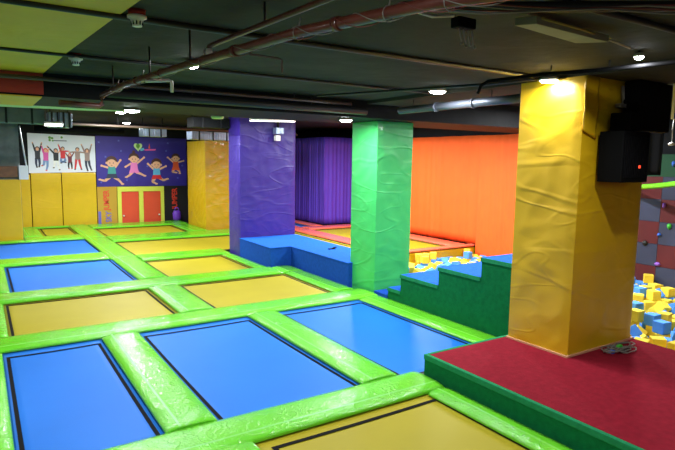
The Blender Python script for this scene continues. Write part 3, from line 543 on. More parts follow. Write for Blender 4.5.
# mural above the doors
mu = empty('mural', (5.0, 20.6, 1.86), 'dark blue wall mural of four jumping cartoon children above the red doors', 'mural')
child(mu, B(3.42, 6.56, 20.58, 20.615, 1.86, 3.60).build('backing', 'mural_blue'))
def U(px): return 3.42+(px-96)*3.13/91.5
def V(py): return 3.58-(py-137.5)*1.71/48.5
def kid(name, px, py, s, shirt, short, arms, legs, tuft=False, tilt=0):
    """px,py centre of the head in the photo, s scale"""
    mats = ['p_skin', 'p_hair', shirt, short, 'p_black']; mb = MB(); W = wallmap(20.58)
    cx, cz = U(px), V(py)
    def Q(a, b):
        ca, sa = math.cos(tilt), math.sin(tilt); return (cx+(a*ca-b*sa)*s, cz+(a*sa+b*ca)*s)
    def pr(poly, lvl, mi): mb.prism([Q(a, b) for a, b in poly], W(lvl), .0012, mi)
    for (a, b, c, d) in arms:
        pr(limb((a, b), (c, d), .045, .035), 1, 0); pr(ell(c, d, .05, .05, 10), 2, 0)
    for (a, b, c, d, e, f) in legs:
        pr(limb((a, b), (c, d), .07, .05), 1, 0); pr(limb((c, d), (e, f), .05, .035), 1, 0); pr(ell(e, f, .07, .04, 10), 2, 0)
    pr([(-.14, -.18), (.14, -.18), (.17, -.52), (-.17, -.52)], 3, 2)
    pr([(-.17, -.48), (.17, -.48), (.24, -.68), (.02, -.66), (0, -.60), (-.02, -.66), (-.24, -.68)], 4, 3)
    pr(ell(0, .05, .235, .225), 4, 1)
    if tuft: pr(ell(0, .32, .07, .07, 10), 4, 1)
    pr(ell(-.2, -.02, .05, .05, 8), 5, 0); pr(ell(.2, -.02, .05, .05, 8), 5, 0)
    pr(ell(0, -.03, .19, .165), 6, 0)
    pr(ell(-.07, -.02, .018, .028, 8), 7, 4); pr(ell(.07, -.02, .018, .028, 8), 7, 4)
    pr([(-.06, -.10), (0, -.125), (.06, -.10), (0, -.145)], 7, 1)
    o = mb.build('painted_child', mats); o['label'] = name; child(mu, o)
kid('cartoon child in a teal shirt', 110.5, 162.5, .82, 'p_teal', 'p_navy', [(-.13, -.22, -.40, -.14), (.13, -.22, .36, .10)], [(-.1, -.62, -.28, -.78, -.48, -.72), (.1, -.62, .26, -.74, .42, -.92)])
kid('cartoon girl in a pink dress', 132.5, 158.5, .76, 'p_pink', 'p_pink', [(-.13, -.22, -.38, -.38), (.13, -.22, .46, .06)], [(-.08, -.62, -.2, -.76, -.36, -.86), (.1, -.62, .28, -.70, .48, -.80)], True)
kid('cartoon child in a sky blue shirt and red shorts', 155.5, 164, .8, 'p_sky', 'p_red', [(-.13, -.22, -.38, .02), (.13, -.22, .42, -.08)], [(-.1, -.64, -.2, -.78, -.02, -.88), (.14, -.62, .3, -.72, .48, -.66)])
kid('cartoon child in an orange outfit', 176, 157.5, .66, 'p_orange', 'p_orange', [(-.13, -.22, -.44, .04), (.13, -.22, .44, -.14)], [(-.1, -.62, -.2, -.76, .02, -.80), (.1, -.62, .2, -.72, .22, -.84)])
W = wallmap(20.58)
h = MB(); hc = (U(137), V(146.5))
heart = [(hc[0]+.145*(16*math.sin(t)**3)/16*1.0, hc[1]+.16*(13*math.cos(t)-5*math.cos(2*t)-2*math.cos(3*t)-math.cos(4*t))/16) for t in [2*PI*k/28 for k in range(28)]]
h.prism(heart, W(1), .0012, 0); h.prism(ell(hc[0], hc[1]+.03, .07, .08, 12), W(2), .0012, 1); h.prism(limb((hc[0], hc[1]-.09), (hc[0], hc[1]), .015, .015), W(2), .0012, 1)
o = h.build('heart_emblem', ['p_lime', 'p_green']); child(mu, o)
h = MB(); hx, hz = U(148.5), V(148)
h.prism([(hx-.03, hz), (hx+.03, hz), (hx, hz+.19)], W(1), .0012, 0)
h.prism([(hx-.2, hz-.03), (hx+.24, hz-.01), (hx+.2, hz-.07), (hx-.16, hz-.08)], W(1), .0012, 1)
h.prism([(hx-.34, hz-.02), (hx-.2, hz+.02), (hx-.16, hz-.05), (hx-.3, hz-.10)], W(1), .0012, 2)
o = h.build('small_emblem', ['p_orange', 'p_magenta', 'p_sky']); child(mu, o)
st = MB()
for (px, py) in ((99, 143), (120, 151), (105, 157), (146, 166), (166, 150), (183, 165), (125, 180), (178, 178), (162, 180), (100, 182), (168, 142), (118, 141)):
    c = (U(px), V(py)); st.prism([(c[0]+(.05 if k % 2 == 0 else .02)*math.cos(PI*k/5), c[1]+(.05 if k % 2 == 0 else .02)*math.sin(PI*k/5)) for k in range(10)], W(1), .0008, 0)
o = st.build('painted_stars', 'p_star'); child(mu, o)

# white poster with jumping people
po = empty('poster', (2.4, 20.6, 2.33), 'white wall poster of people leaping with raised arms, left of the mural', 'poster')
child(po, MB().prism([(1.38, 2.33), (3.40, 2.37), (3.40, 3.58), (1.38, 3.62)], lambda u, v, w: (u, 20.59+w, v), .02).build('sheet', 'white_banner'))
def U2(px): return 1.41+(px-28.5)*2.0/67
def V2(py): return 3.59-(py-135)*1.24/38
def leaper(px, py, s, top, bot, hair, arms, legs, name):
    mb = MB(); W = wallmap(20.59); cx, cz = U2(px), V2(py); mats = ['p_skin', hair, top, bot]
    def pr(poly, lvl, mi): mb.prism([(cx+a*s, cz+b*s) for a, b in poly], W(lvl), .0012, mi)
    for (c, d) in arms:
        sg = -1 if c < 0 else 1
        pr(limb((.09*sg, -.12), (c, d), .045, .028), 1, 2 if abs(d) > .1 else 0); pr(ell(c, d, .035, .035, 8), 2, 0)
    for (a, b, c, d) in legs:
        sg = -1 if a < 0 else 1
        pr(limb((.06*sg, -.45), (a, b), .065, .05), 1, 3); pr(limb((a, b), (c, d), .05, .035), 1, 3); pr(ell(c, d, .05, .03, 8), 2, 1)
    pr([(-.12, -.09), (.12, -.09), (.11, -.5), (-.11, -.5)], 3, 2)
    pr(ell(0, .015, .1, .11, 12), 4, 1); pr(ell(0, -.01, .07, .085, 12), 5, 0)
    o = mb.build('printed_figure', mats); o['label'] = name; child(po, o)
leaper(36.5, 149.5, 0.66, 'p_black', 'p_navy', 'p_hair', [(-.2, .3), (.2, .3)], [(-.08, -.7, -.05, -.9), (.08, -.7, .05, -.88)], 'printed person in dark clothes')
leaper(44.5, 151, 0.66, 'p_magenta', 'p_denim', 'p_orange', [(-.18, .25), (.15, .1)], [(-.1, -.7, -.18, -.75), (.06, -.75, 0, -.98)], 'printed person in a pink top')
leaper(54.5, 151, 0.66, 'p_black', 'p_white', 'p_hair', [(-.38, .22), (.25, .08)], [(-.08, -.7, -.12, -.85), (.08, -.72, .14, -.95)], 'printed person in a black top and white trousers')
leaper(61.5, 149, 0.63, 'p_red', 'p_denim', 'p_hair', [(-.2, .22), (.3, -.12)], [(-.12, -.64, .12, -.72), (.12, -.62, -.1, -.74)], 'printed person in a red top with bent knees')
leaper(68.5, 155, 0.51, 'p_maroon', 'p_black', 'p_red', [(-.3, .18), (.28, .2)], [(-.1, -.7, -.08, -.9), (.1, -.7, .1, -.9)], 'printed small figure in dark red')
leaper(76.5, 149.5, 0.66, 'p_khaki', 'p_red', 'p_black', [(-.4, -.14), (.4, -.16)], [(-.1, -.75, -.14, -1.0), (.1, -.75, .16, -1.0)], 'printed person in red trousers with a dark bushy hairdo')
leaper(86.5, 150.5, 0.68, 'p_khaki', 'p_navy', 'p_hair', [(-.25, .3), (.22, .32)], [(-.06, -.72, 0, -.98), (.1, -.72, .18, -.96)], 'printed person in grey with arms stretched up')
h = MB(); W2 = wallmap(20.59)
for (px, py, a, b) in ((49, 138, .045, .045), (51.5, 138.5, .04, .04), (49, 140.5, .04, .04), (52, 141, .03, .03), (61, 137.5, .035, .04)):
    h.prism(ell(U2(px), V2(py), a, b, 8), W2(1), .001, 0)
h.prism([(U2(53), V2(140.5)), (U2(66), V2(140.5)), (U2(66), V2(141.3)), (U2(53), V2(141.3))], W2(1), .001, 1)
o = h.build('small_emblem', ['p_green', 'p_navy']); child(po, o)

# double doors
d = empty('double_door', (4.88, 20.58, .5), 'pair of red panelled doors in a pale lime yellow frame', 'doors')
fr = MB(); fr.box(4.07, 4.20, 20.52, 20.61, .5, 1.85); fr.box(5.57, 5.69, 20.52, 20.61, .5, 1.85); fr.box(4.80, 4.95, 20.52, 20.61, .5, 1.85); fr.box(4.2, 4.8, 20.52, 20.61, 1.68, 1.85); fr.box(4.95, 5.57, 20.52, 20.61, 1.68, 1.85)
child(d, fr.build('door_frame', 'door_lime'))
for (a, b, kx) in ((4.205, 4.795, 4.26), (4.955, 5.565, 5.50)):
    lf = MB().box(a, b, 20.55, 20.60, .52, 1.675).build('door_leaf', 'door_red', bevel=.008); child(d, lf)
    kn = MB().lathe([(.01, 0), (.03, .01), (.032, .035), (.015, .045)], n=12)
    kn.v = [(kx+v[0], 20.55-v[2], .82+v[1]) for v in kn.v]
    ko = kn.build("door_knob", "pipe_white"); ko.parent = lf

def text_mesh(name, body, size, m, T_, extrude=.003):
    cu = bpy.data.curves.new(name, 'FONT'); cu.body = body; cu.size = size; cu.extrude = extrude; cu.align_x = 'LEFT'; cu.offset = .006
    o = bpy.data.objects.new(name, cu); C.objects.link(o); bpy.context.view_layer.update()
    me = bpy.data.meshes.new_from_object(o.evaluated_get(bpy.context.evaluated_depsgraph_get())); bpy.data.objects.remove(o)
    me.name = name; me.materials.clear(); me.materials.append(M[m]); me.transform(T_)
    o = bpy.data.objects.new(name, me); C.objects.link(o); return o
def wall_text(body, size, m, x, z, y, width, name='lettering'):
    # reads upwards on a wall facing -y
    T0 = Matrix.Translation((x, y, z)) @ Matrix.Rotation(PI/2, 4, 'X') @ Matrix.Rotation(PI/2, 4, 'Z')
    o = text_mesh(name, body, size, m, Matrix.Identity(4))
    xs = [v.co.x for v in o.data.vertices]; ys = [v.co.y for v in o.data.vertices]
    sx = width/(max(xs)-min(xs)); o.data.transform(Matrix.Diagonal((sx, 1, 1, 1)) @ Matrix.Translation((-min(xs), -min(ys), 0))); o.data.transform(T0)
    return o
s = empty('banner_strip', (3.74, 20.6, .5), 'upright ochre panel with red and violet lettering, left of the doors', 'sign')
child(s, B(3.42, 4.06, 20.585, 20.612, 0, 1.855).build('panel', 'ochre_panel'))
child(s, wall_text('SKY', .26, 'letter_blue', 3.86, .62, 20.583, .38)); child(s, wall_text('JUMPER', .26, 'letter_red', 3.86, 1.02, 20.583, .72))
child(s, B(3.43, 3.52, 20.583, 20.585, .55, 1.0).build('violet_patch', 'letter_blue'))
s = empty('banner_strip', (6.1, 20.6, .5), 'upright black panel with red lettering, right of the doors', 'sign')
child(s, B(5.70, 6.6, 20.585, 20.612, 0, 1.855).build('panel', 'black_panel'))
child(s, wall_text('SKY', .27, 'letter_blue', 6.25, .60, 20.583, .36)); child(s, wall_text('JUMPER', .27, 'letter_red', 6.25, .98, 20.583, .80))
# purple bag in the corner
bg = empty('bag', (6.06, 20.26, .6), 'small purple bag with a loop handle standing in front of the black lettered panel', 'bag')
pb = MB().lathe([(.09, .0), (.135, .02), (.15, .12), (.145, .27), (.115, .35), (.07, .37)], (0, 0, 0), n=24)
pb.v = [(6.06+v[0]*(1+.06*math.sin(v[2]*30+v[1]*20)), 20.24+v[1]*.7, v[2]+.602) for v in pb.v]
child(bg, pb.build('bag_body', 'purple_plastic'))
child(bg, MB().tube([(5.99, 20.24, .95), (5.99, 20.24, 1.03), (6.03, 20.24, 1.08), (6.09, 20.24, 1.08), (6.13, 20.24, 1.03), (6.13, 20.24, .95)], .018).build('handle', 'purple_plastic'))

# ------------------------------------------------------------------ climbing wall
cw = empty('climbing_wall', (11.1, 4.2, 0), 'red and grey chequered climbing wall rising behind the foam pit', 'climbing wall')
S_ = .44; y1_ = 6.05; z0_ = .47
rd, gy = MB(), MB()
gb = MB().box(11.14, 11.19, .3, y1_+.02, .095, 3.1); child(cw, gb.build('backing_board', 'climb_grey'))
bd = MB()
for i in range(-1, 6):
    for j in range(12):
        za = z0_-S_+i*S_; ya = 5.6+.44-j*.44
        if za < .095: za = .095
        zb = z0_+i*S_
        (bd).box(11.115, 11.14, ya-S_+.003, ya-.003, za+.003, zb-.003, 0 if (i+j) % 2 else 1)
child(cw, bd.build('chequered_panel', ['climb_red', 'climb_grey']))
child(cw, B(11.115, 11.14, .3, y1_, z0_+5*S_+.003, 3.1).build('top_panel', 'climb_green'))
def hold(y, z, m, lab):
    hb = MB(); n = 8; vs = []
    hb.lathe([(.042, 0), (.046, .014), (.036, .034), (.02, .046), (.006, .05)], n=10)
    k = random.random()*9
    hb.v = [(11.115-v[2], y+v[0]*(1+.35*math.sin(k+v[1]*30)), z+v[1]*(1+.3*math.cos(k+v[0]*25))) for v in hb.v]
    o = hb.build('climbing_hold', m); o['label'] = lab; child(cw, o)
for (px, py, m, lab) in ((664.5, 205.5, 'h_purple', 'purple hold near the top'), (669.5, 226.5, 'h_green', 'green hold'), (659.5, 234.5, 'h_blue', 'blue hold'), (645, 243, 'h_dark', 'dark hold'), (657.5, 264, 'h_purple', 'lower purple hold'), (647, 282, 'h_yellow', 'yellow hold just above the foam'), (674, 164, 'h_blue', 'topmost blue hold')):
    dd = FW+RT*((px-337.5)/FPX)-UP*((py-225)/FPX); p = CAM+dd*((11.115-CAM.x)/dd.x); hold(p.y, p.z, m, lab)
gt = MB(); a = Vector((11.0, 6.25, 2.44)); b = Vector((10.1, 4.75, 2.60))
gt.tube([a+(b-a)*t/10+Vector((0, 0, -.02*math.sin(PI*t/10))) for t in range(11)], .05, n=12)
br = empty('padded_bar', (10.55, 5.5, 2.5), 'bright green padded bar crossing in front of the climbing wall', 'bar')
child(br, gt.build('bar_padding', 'lime'))
for t in (.12, .9):
    q = a+(b-a)*t; child(br, MB().tube([q+Vector((0, 0, .04)), (q.x, q.y, 4.0)], .006, n=6).build('rope', 'pipe_black'))

# ------------------------------------------------------------------ things on the platform and pillar
random.seed(5)
cd = MB(); pts = []
for k in range(9):
    c = Vector((6.0+random.uniform(-.17, .2), 3.33+random.uniform(-.06, .07), .82+random.uniform(0, .02))); rr = random.uniform(.05, .11)
    ph = random.random()*6; tl = random.uniform(-.15, .25)
    pts += [(c.x+rr*1.3*math.cos(t*.45+ph), c.y+rr*.7*math.sin(t*.45+ph), max(.808, c.z+tl*rr*math.sin(t*.45)+.006*math.sin(t*2))) for t in range(14)]
cd.tube(pts, .007, n=6)
cr = empty('tangled_cord', (6.0, 3.33, .8), 'small tangled heap of pale cords at the foot of the big yellow pillar', 'cord')
child(cr, cd.build('cord', 'cable_grey'))
pts = [(6.0+.12*math.sin(t*.7)*math.cos(t*.21), 3.34+.07*math.cos(t*.9), .815+.012*math.sin(t*1.3)**2) for t in range(30)]
o = MB().tube(pts, .006, n=6).build('cord', 'pipe_black'); o['label'] = 'black cord'; child(cr, o)
o = B(5.99, 6.06, 3.34, 3.38, .83, .86).build('green_tag', 'h_green', bevel=.008); child(cr, o)
o = B(5.80, 5.86, 3.31, 3.36, .802, .84).build('blue_tag', 'h_blue', bevel=.008); child(cr, o)

sp = empty('loudspeaker', (5.76, 3.35, 2.7), 'black boxy equipment with a red light fixed high on the yellow pillar', 'speaker')
cab = child(sp, B(5.53, 6.03, 3.20, 3.47, 2.71, 3.24).build('cabinet', 'black_plastic', bevel=.012))
child(sp, B(5.70, 5.92, 3.24, 3.47, 3.25, 3.44).build('upper_unit', 'black_plastic', bevel=.015))
child(sp, B(5.94, 6.60, 3.30, 3.48, 3.26, 3.79).build('side_unit', 'black_plastic', bevel=.015))
gm = MB()
for i in range(14): gm.box(5.56+i*.033, 5.572+i*.033, 3.192, 3.199, 2.76, 3.19)
sub(cab, gm.build('grille', 'webbing'))
sub(cab, B(5.82, 5.85, 3.184, 3.191, 2.86, 2.89).build('indicator_light', 'red_led'))
child(sp, B(5.65, 5.85, 3.471, 3.5, 2.85, 3.05).build('wall_bracket', 'steel'))
cb = MB().tube([(5.90, 3.47, 3.74), (5.90, 3.46, 3.60), (5.86, 3.44, 3.54)], .018).box(5.80, 5.91, 3.42, 3.48, 3.505, 3.545)
tag(cb.build('pipe_bracket', 'cable_grey'), 'pale bent bracket above the black equipment on the yellow pillar', 'bracket')
curtain([(8.4, 4.95), (9.75, 4.95)], 2.72, 3.99, 'black_cloth', 'black cloth hanging from the ceiling right of the big yellow pillar', .03, .3, seed=4)
sg = empty('hanging_sign', (8.05, 4.0, 3.5), 'pale yellow hanging panel cut off at the upper right picture edge', 'sign')
child(sg, B(7.95, 8.35, 3.93, 3.97, 3.52, 3.99).build('panel', 'sticker')); child(sg, B(7.95, 8.35, 3.925, 3.929, 3.52, 3.60).build('blue_base', 'letter_blue'))
hk = MB().tube([(7.99, 3.95, 3.51), (7.99, 3.95, 3.2)], .006, n=6).lathe([(.005, 0), (.04, .01), (.04, .03), (.01, .05)], (7.99, 3.95, 3.16), n=10)
child(sg, hk.build('pull_cord', 'pipe_white'))
# device on the purple pillar
dv = empty('camera_unit', (6.15, 12.3, 3.5), 'small pale device fixed near the top of the purple pillar', 'device')
child(dv, B(6.08, 6.30, 12.16, 12.35, 3.50, 3.66).build('housing', 'duct', bevel=.02)); child(dv, B(6.10, 6.22, 12.2, 12.33, 3.34, 3.47).build('lower_box', 'pipe_white', bevel=.01))
child(dv, MB().tube([(6.2, 12.3, 3.66), (6.2, 12.3, 3.82)], .03).build('bracket', 'steel'))
# ------------------------------------------------------------------ ceiling: sheets, pipes, lamps
def sheet(pts, z, m, label, th=.012):
    o = MB().prism(pts, lambda u, v, w: (u, v, z-w), th).build('ceiling_sheet', m); return tag(o, label, 'ceiling sheet')
sheet([(-5, 5.84), (.73, 5.84), (.68, 7.28), (-5, 7.28)], 3.846, 'tarp_yellow', 'yellow ceiling sheet next to the beam, upper left')
sheet([(-5, 4.06), (.83, 4.06), (.73, 5.76), (-5, 5.76)], 3.846, 'tarp_yellow', 'large yellow ceiling sheet left of the white smoke detectors')
sheet([(-5, 1.5), (1.0, 1.5), (.84, 3.98), (-5, 3.98)], 3.846, 'tarp_yellow', 'yellow ceiling sheet in the topmost left corner of the picture')
tag(B(-5, .68, 7.325, 7.348, 3.60, 3.84).build('ceiling_sheet', 'tarp_red'), 'red sheet covering the left face of the ceiling beam', 'ceiling sheet')
tag(B(-5, .66, 7.33, 8.70, 3.566, 3.578).build('ceiling_sheet', 'tarp_yellow'), 'yellow sheet on the underside of the ceiling beam, far left', 'ceiling sheet')
tag(MB().prism([(-3, 8.80), (2.6, 8.80), (1.5, 9.4), (-3, 10.0)], lambda u, v, w: (u, v, 3.60+w), .02).build('ceiling_board', 'mint_board'), 'pale mint strip behind the beam, upper left', 'ceiling board')
def pipe(pts, r, m, label, name='pipe', cat='pipe', parts=None, group=None):
    mb = MB().tube(pts, r, n=12)
    o = mb.build(name, m); return tag(o, label, cat, group)
def hanger_pipe(pts, r, m, label, hangs, top=3.85, coll=None):
    root = empty('ceiling_pipe', pts[0], label, 'pipe')
    run = child(root, MB().tube(pts, r, n=14).build('pipe_run', m))
    for (x, y, z) in hangs:
        hb = MB().tube([(x, y, z+r*.9), (x, y, top)], .008, n=6)
        sub(run, hb.build('hanger', 'pipe_black'))
    for (x, y, z, dx, dy) in (coll or []):
        d_ = Vector((dx, dy, 0)).normalized()*.02; c = Vector((x, y, z))
        sub(run, MB().tube([c-d_, c+d_], r*1.25, n=14).build('coupling', m))
    return root
MPt = [(1.24, 6.93, 3.60), (1.24, 5.72, 3.60), (1.38, 4.20, 3.60), (1.53, 2.78, 3.60), (1.74, 1.93, 3.60), (2.2, 1.0, 3.60), (2.8, 0, 3.60)]
hanger_pipe([(.78, 6.78, 3.475), (1.20, 6.93, 3.475), (1.235, 6.93, 3.50), (1.24, 6.93, 3.575)]+MPt[0:], .03, 'pipe_brown', 'thick rusty red pipe slanting across the upper middle of the ceiling',
            [(1.24, 6.3, 3.6), (1.38, 4.2, 3.6), (1.30, 5.05, 3.6)], coll=[(1.27, 5.4, 3.6, .09, -1), (1.45, 3.5, 3.6, .1, -1), (1.60, 2.5, 3.6, .2, -.9), (1.33, 4.8, 3.6, .1, -1)])
hanger_pipe([(1.475, 4.05, 3.66), (1.475, 4.05, 3.715), (1.48, 3.98, 3.72), (1.55, 2.53, 3.72), (1.68, .5, 3.72)], .018, 'pipe_brown', 'thinner rusty pipe running parallel above the thick one, top centre', [(1.52, 3.2, 3.72)])
tag(MB().tube([(1.475, 4.05, 3.645), (1.475, 4.05, 3.70)], .024).build('pipe_fitting', 'pipe_white'), 'white fitting where the thin rusty pipe meets the thick one', 'fitting')
random.seed(9)
for i, (p, lab) in enumerate((([(1.27, 5.07, 3.56), (1.42, 4.9, 3.56), (1.44, 4.88, 3.55), (1.44, 4.88, 3.46)], 'white elbow pipe hanging under the thick pipe, near its left end'),
                  ([(1.46, 3.3, 3.55), (1.66, 3.28, 3.54), (1.675, 3.27, 3.53), (1.675, 3.27, 3.45)], 'short elbow conduit under the middle of the thick pipe'))):
    pipe(p, .014 if i == 0 else .008, 'pipe_white' if i == 0 else 'pipe_dull', lab, 'elbow_pipe')
# cables twisted along the thick pipe
def along(t):
    n = len(MPt)-1; i = min(n-1, int(t*n)); f = t*n-i; return Vector(MPt[i]).lerp(Vector(MPt[i+1]), f)
for q, (ph, r_, m, lab) in enumerate(((0, .036, 'cable_grey', 'grey cable wound along the thick rusty pipe'), (2.2, .038, 'cable_red', 'dull red cable wound along the thick rusty pipe'))):
    pts = []
    for k in range(160):
        t = .05+.9*k/160; c = along(t); a = ph+k*.42
        pts.append((c.x+math.cos(a)*r_, c.y, c.z+math.sin(a)*r_-.004))
    pipe(pts, .0025, m, lab, 'cable', 'cable')
for i, t in enumerate((.12, .22, .36, .5, .62, .68, .74)):
    c = along(t); a = [(c.x+.036*math.cos(k*PI/6), c.y+.01*k/12, c.z+.038*math.sin(k*PI/6)-.004) for k in range(13)]
    tag(MB().tube(a, .003, n=6).tube([a[3], (a[3][0]+.01, a[3][1], a[3][2]+.045)], .004, n=6).build('cable_tie', 'cable_grey'), ['leftmost', 'second from left', 'third from left', 'fourth from left', 'fifth from left', 'sixth from left', 'rightmost'][i]+' of the pale ties round the thick rusty pipe', 'cable tie', 'ties round the thick pipe')
# conduits along the slab joints
def joint(y, x0, x1, lab, r=.018, z=3.825, m='pipe_black'):
    return hanger_pipe([(x0, y, z), ((x0+x1)/2, y-.03, z), (x1, y-.02, z)], r, m, lab, [])
joint(5.80, -5, 5.25, 'long black conduit across the ceiling, just before the beam')
joint(4.02, -5, 5.25, 'long black conduit across the ceiling ending at the big yellow pillar', .022)
joint(2.1, 2.3, 5.25, 'black conduit across the ceiling in the upper right', .022)
hanger_pipe([(-4, 7.22, 3.765), (4.9, 7.22, 3.765)], .024, 'pipe_dull', 'dull brown pipe clipped along the face of the ceiling beam', [(-.5, 7.22, 3.765), (1.6, 7.22, 3.765), (3.9, 7.22, 3.765)])
hanger_pipe([(1.35, 7.24, 3.66), (5.2, 7.24, 3.66)], .05, 'pipe_black', 'thick black pipe below the brown one on the face of the beam', [(2.4, 7.24, 3.66), (4.2, 7.24, 3.66)])
hanger_pipe([(5.45, 4.36, 3.66), (5.45, 5.0, 3.66), (5.45, 6.7, 3.66)], .053, 'silver', 'silver foil wrapped pipe between the green and the yellow pillars', [(5.45, 4.9, 3.66), (5.45, 6.4, 3.66)], coll=[(5.45, 5.9, 3.66, 0, 1), (5.45, 5.2, 3.66, 0, 1)], top=3.80)
hanger_pipe([(4.48, 4.22, 3.62), (4.48, 4.18, 3.70), (4.50, 4.10, 3.735), (4.58, 3.47, 3.74), (4.76, 3.03, 3.74), (4.86, 2.4, 3.74), (5.0, 1.2, 3.74)], .018, 'webbing', 'dull conduit bending down in front of the big yellow pillar', [(4.6, 3.42, 3.75), (4.78, 2.95, 3.75)], top=3.82)
hanger_pipe([(4.1, 6.9, 3.80), (5.02, 4.6, 3.80), (5.12, 3.9, 3.80)], .016, 'pipe_black', 'thin black conduit leading to the lamp at the yellow pillar', [])
hanger_pipe([(2.0, 2.46, 3.74), (2.65, 1.99, 3.74), (3.3, 1.5, 3.74), (4.2, .8, 3.74)], .028, 'pipe_black', 'black duct in the upper right corner of the ceiling', [(2.7, 1.95, 3.74)])
for i in range(4):
    pts = [(1.95+.25*t+.01*i, 2.36-.17*t-.035*i, 3.72-.015*i+.015*math.sin(t*1.7+i)) for t in range(9)]
    pipe(pts, .005, ('cable_red', 'cable_grey')[i % 2], ['upper red cable beside the black ceiling duct', 'upper grey cable beside the black ceiling duct', 'lower red cable beside the black ceiling duct', 'lower grey cable beside the black ceiling duct'][i], 'cable', 'cable')
pipe([(1.98, 2.37, 3.70), (2.1, 2.33, 3.675), (2.22, 2.29, 3.69)], .007, 'pipe_white', 'white cable drooping beside the thick pipe, top right of centre', 'cable', 'cable')
jb = empty('junction_box', (2.36, 2.38, 3.68), 'dark junction box with dangling wires near the top centre right', 'junction box')
child(jb, B(2.32, 2.46, 2.35, 2.42, 3.66, 3.72).build('housing', 'black_plastic', bevel=.01))
for i in range(4):
    x = 2.33+i*.035; child(jb, MB().tube([(x, 2.36, 3.65), (x+.01, 2.35, 3.60-.012*i), (x+.018, 2.35, 3.575-.01*(i % 2))], .004, n=6).lathe([(.003, 0), (.009, .004), (.009, .012), (.003, .016)], (x+.018, 2.35, 3.56-.01*(i % 2)), n=8).build('dangling_wire', 'cable_grey'))
pk = MB().prism([(2.93, 2.47), (3.0, 2.36), (3.86, 2.40), (3.70, 2.56)], lambda u, v, w: (u, v, 3.77+w), .05)
tag(pk.build('ceiling_board', 'plank', bevel=.004), 'grey board fixed to the ceiling, upper right of centre', 'ceiling board')
tag(MB().tube([(3.05, 2.36, 3.81), (3.5, 2.36, 3.80), (4.4, 2.55, 3.815)], .008, n=8).build('cable', 'rust'), 'yellowish cable running along the grey ceiling board', 'cable')
# ducts beyond the beam
def duct(x0, x1, y0, y1, z0, z1, lab, m='duct', ribs=0, bands=2):
    r = empty('air_duct', ((x0+x1)/2, y0, z0), lab, 'duct')
    child(r, B(x0, x1, y0, y1, z0, z1).build('duct_body', m, bevel=.015))
    for i in range(bands):
        xx = x0+(x1-x0)*(i+.5)/bands; child(r, B(xx-.02, xx+.02, y0-.012, y0-.001, z0-.012, z1+.01).build('flange', 'steel'))
    for s_ in (x0+.05, x1-.05):
        child(r, MB().tube([(s_, (y0+y1)/2, z1), (s_, (y0+y1)/2, 4.0)], .012, n=6).build('hanger', 'pipe_black'))
    return r
duct(.3, 1.22, 13.2, 13.7, 3.56, 3.86, 'grey duct near the left picture edge, beyond the beam', 'grey_wall')
duct(1.28, 1.72, 13.0, 13.5, 3.50, 3.80, 'bluish ribbed duct piece above the white poster', bands=4)
duct(3.90, 4.55, 16.0, 16.5, 3.48, 3.70, 'shiny bluish duct above the middle of the mural')
duct(5.15, 6.4, 15.6, 16.1, 3.42, 3.66, 'galvanised duct above the far yellow pillar', bands=3)
duct(4.3, 5.2, 12.9, 13.4, 3.62, 3.86, 'dark blue duct left of the purple pillar top', 'black_paint')
hanger_pipe([(1.3, 17.0, 3.62), (3.6, 17.0, 3.62)], .08, 'webbing', 'thick black pipe above the white poster', [(1.8, 17.0, 3.62), (3.2, 17.0, 3.62)], top=4.0)
hanger_pipe([(-2, 14.8, 3.66), (6.1, 14.8, 3.66)], .03, 'pipe_dull', 'long dull pipe crossing above the mural', [(.5, 14.8, 3.66), (3.0, 14.8, 3.66), (5.0, 14.8, 3.66)], top=4.0)
hanger_pipe([(-2, 16.4, 3.78), (6.1, 16.4, 3.78)], .04, 'pipe_black', 'long black pipe above the mural, behind the dull one', [(2.0, 16.4, 3.78), (5.6, 16.4, 3.78)], top=4.0)
hanger_pipe([(-2, 11.0, 3.78), (5.1, 11.0, 3.78)], .03, 'pipe_black', 'black pipe just beyond the ceiling beam', [(.9, 11.0, 3.78), (4.2, 11.0, 3.78)], top=4.0)
hanger_pipe([(7.0, 11.2, 3.9), (11.1, 11.2, 3.9)], .05, 'pipe_black', 'black pipe above the orange curtain', [(9, 11.2, 3.9)], top=4.0)
hanger_pipe([(8.02, 14.9, 3.99), (8.02, 14.9, 3.72), (8.15, 14.9, 3.62)], .03, 'pipe_black', 'short black drop pipe above the purple curtain', [])
gd = MB().lathe([(.02, .10), (.10, .07), (.12, .03), (.10, .0), (.02, -.005)][::-1], (3.75, 9.9, 3.62), n=18)
tag(gd.build('ceiling_dome', 'p_lime'), 'pale green dome under the ceiling left of the purple pillar', 'dome')

# smoke sounders
det = empty('smoke_detector', (.92, 3.86, 3.85), 'larger white smoke detector near the top left, at the corner of the yellow sheets', 'smoke detector', 'smoke detectors')
def detector_parts(r, c):
    x, y, z = c
    child(r, MB().lathe([(.052, -.035), (.055, -.03), (.055, 0)], (x, y, z), n=20).build('red_base', 'tarp_red'))
    child(r, MB().lathe([(.026, -.105), (.03, -.104), (.042, -.06), (.062, -.05), (.062, -.036), (.05, -.035)], (x, y, z), n=20).build('sensor_body', 'pipe_white'))
    sl = MB()
    for k in range(10):
        a = 2*PI*k/10; cx_, cy_ = x+.0345*math.cos(a), y+.0345*math.sin(a)
        sl.box(cx_-.004, cx_+.004, cy_-.004, cy_+.004, z-.096, z-.068)
    child(r, sl.build('vent_slots', 'black_plastic'))
detector_parts(det, (.92, 3.86, 3.85))
d2 = det.copy(); C.objects.link(d2); d2.location = (.82, 5.82, 3.85); d2['label'] = 'farther small white smoke detector, next to the edge of the yellow sheet'
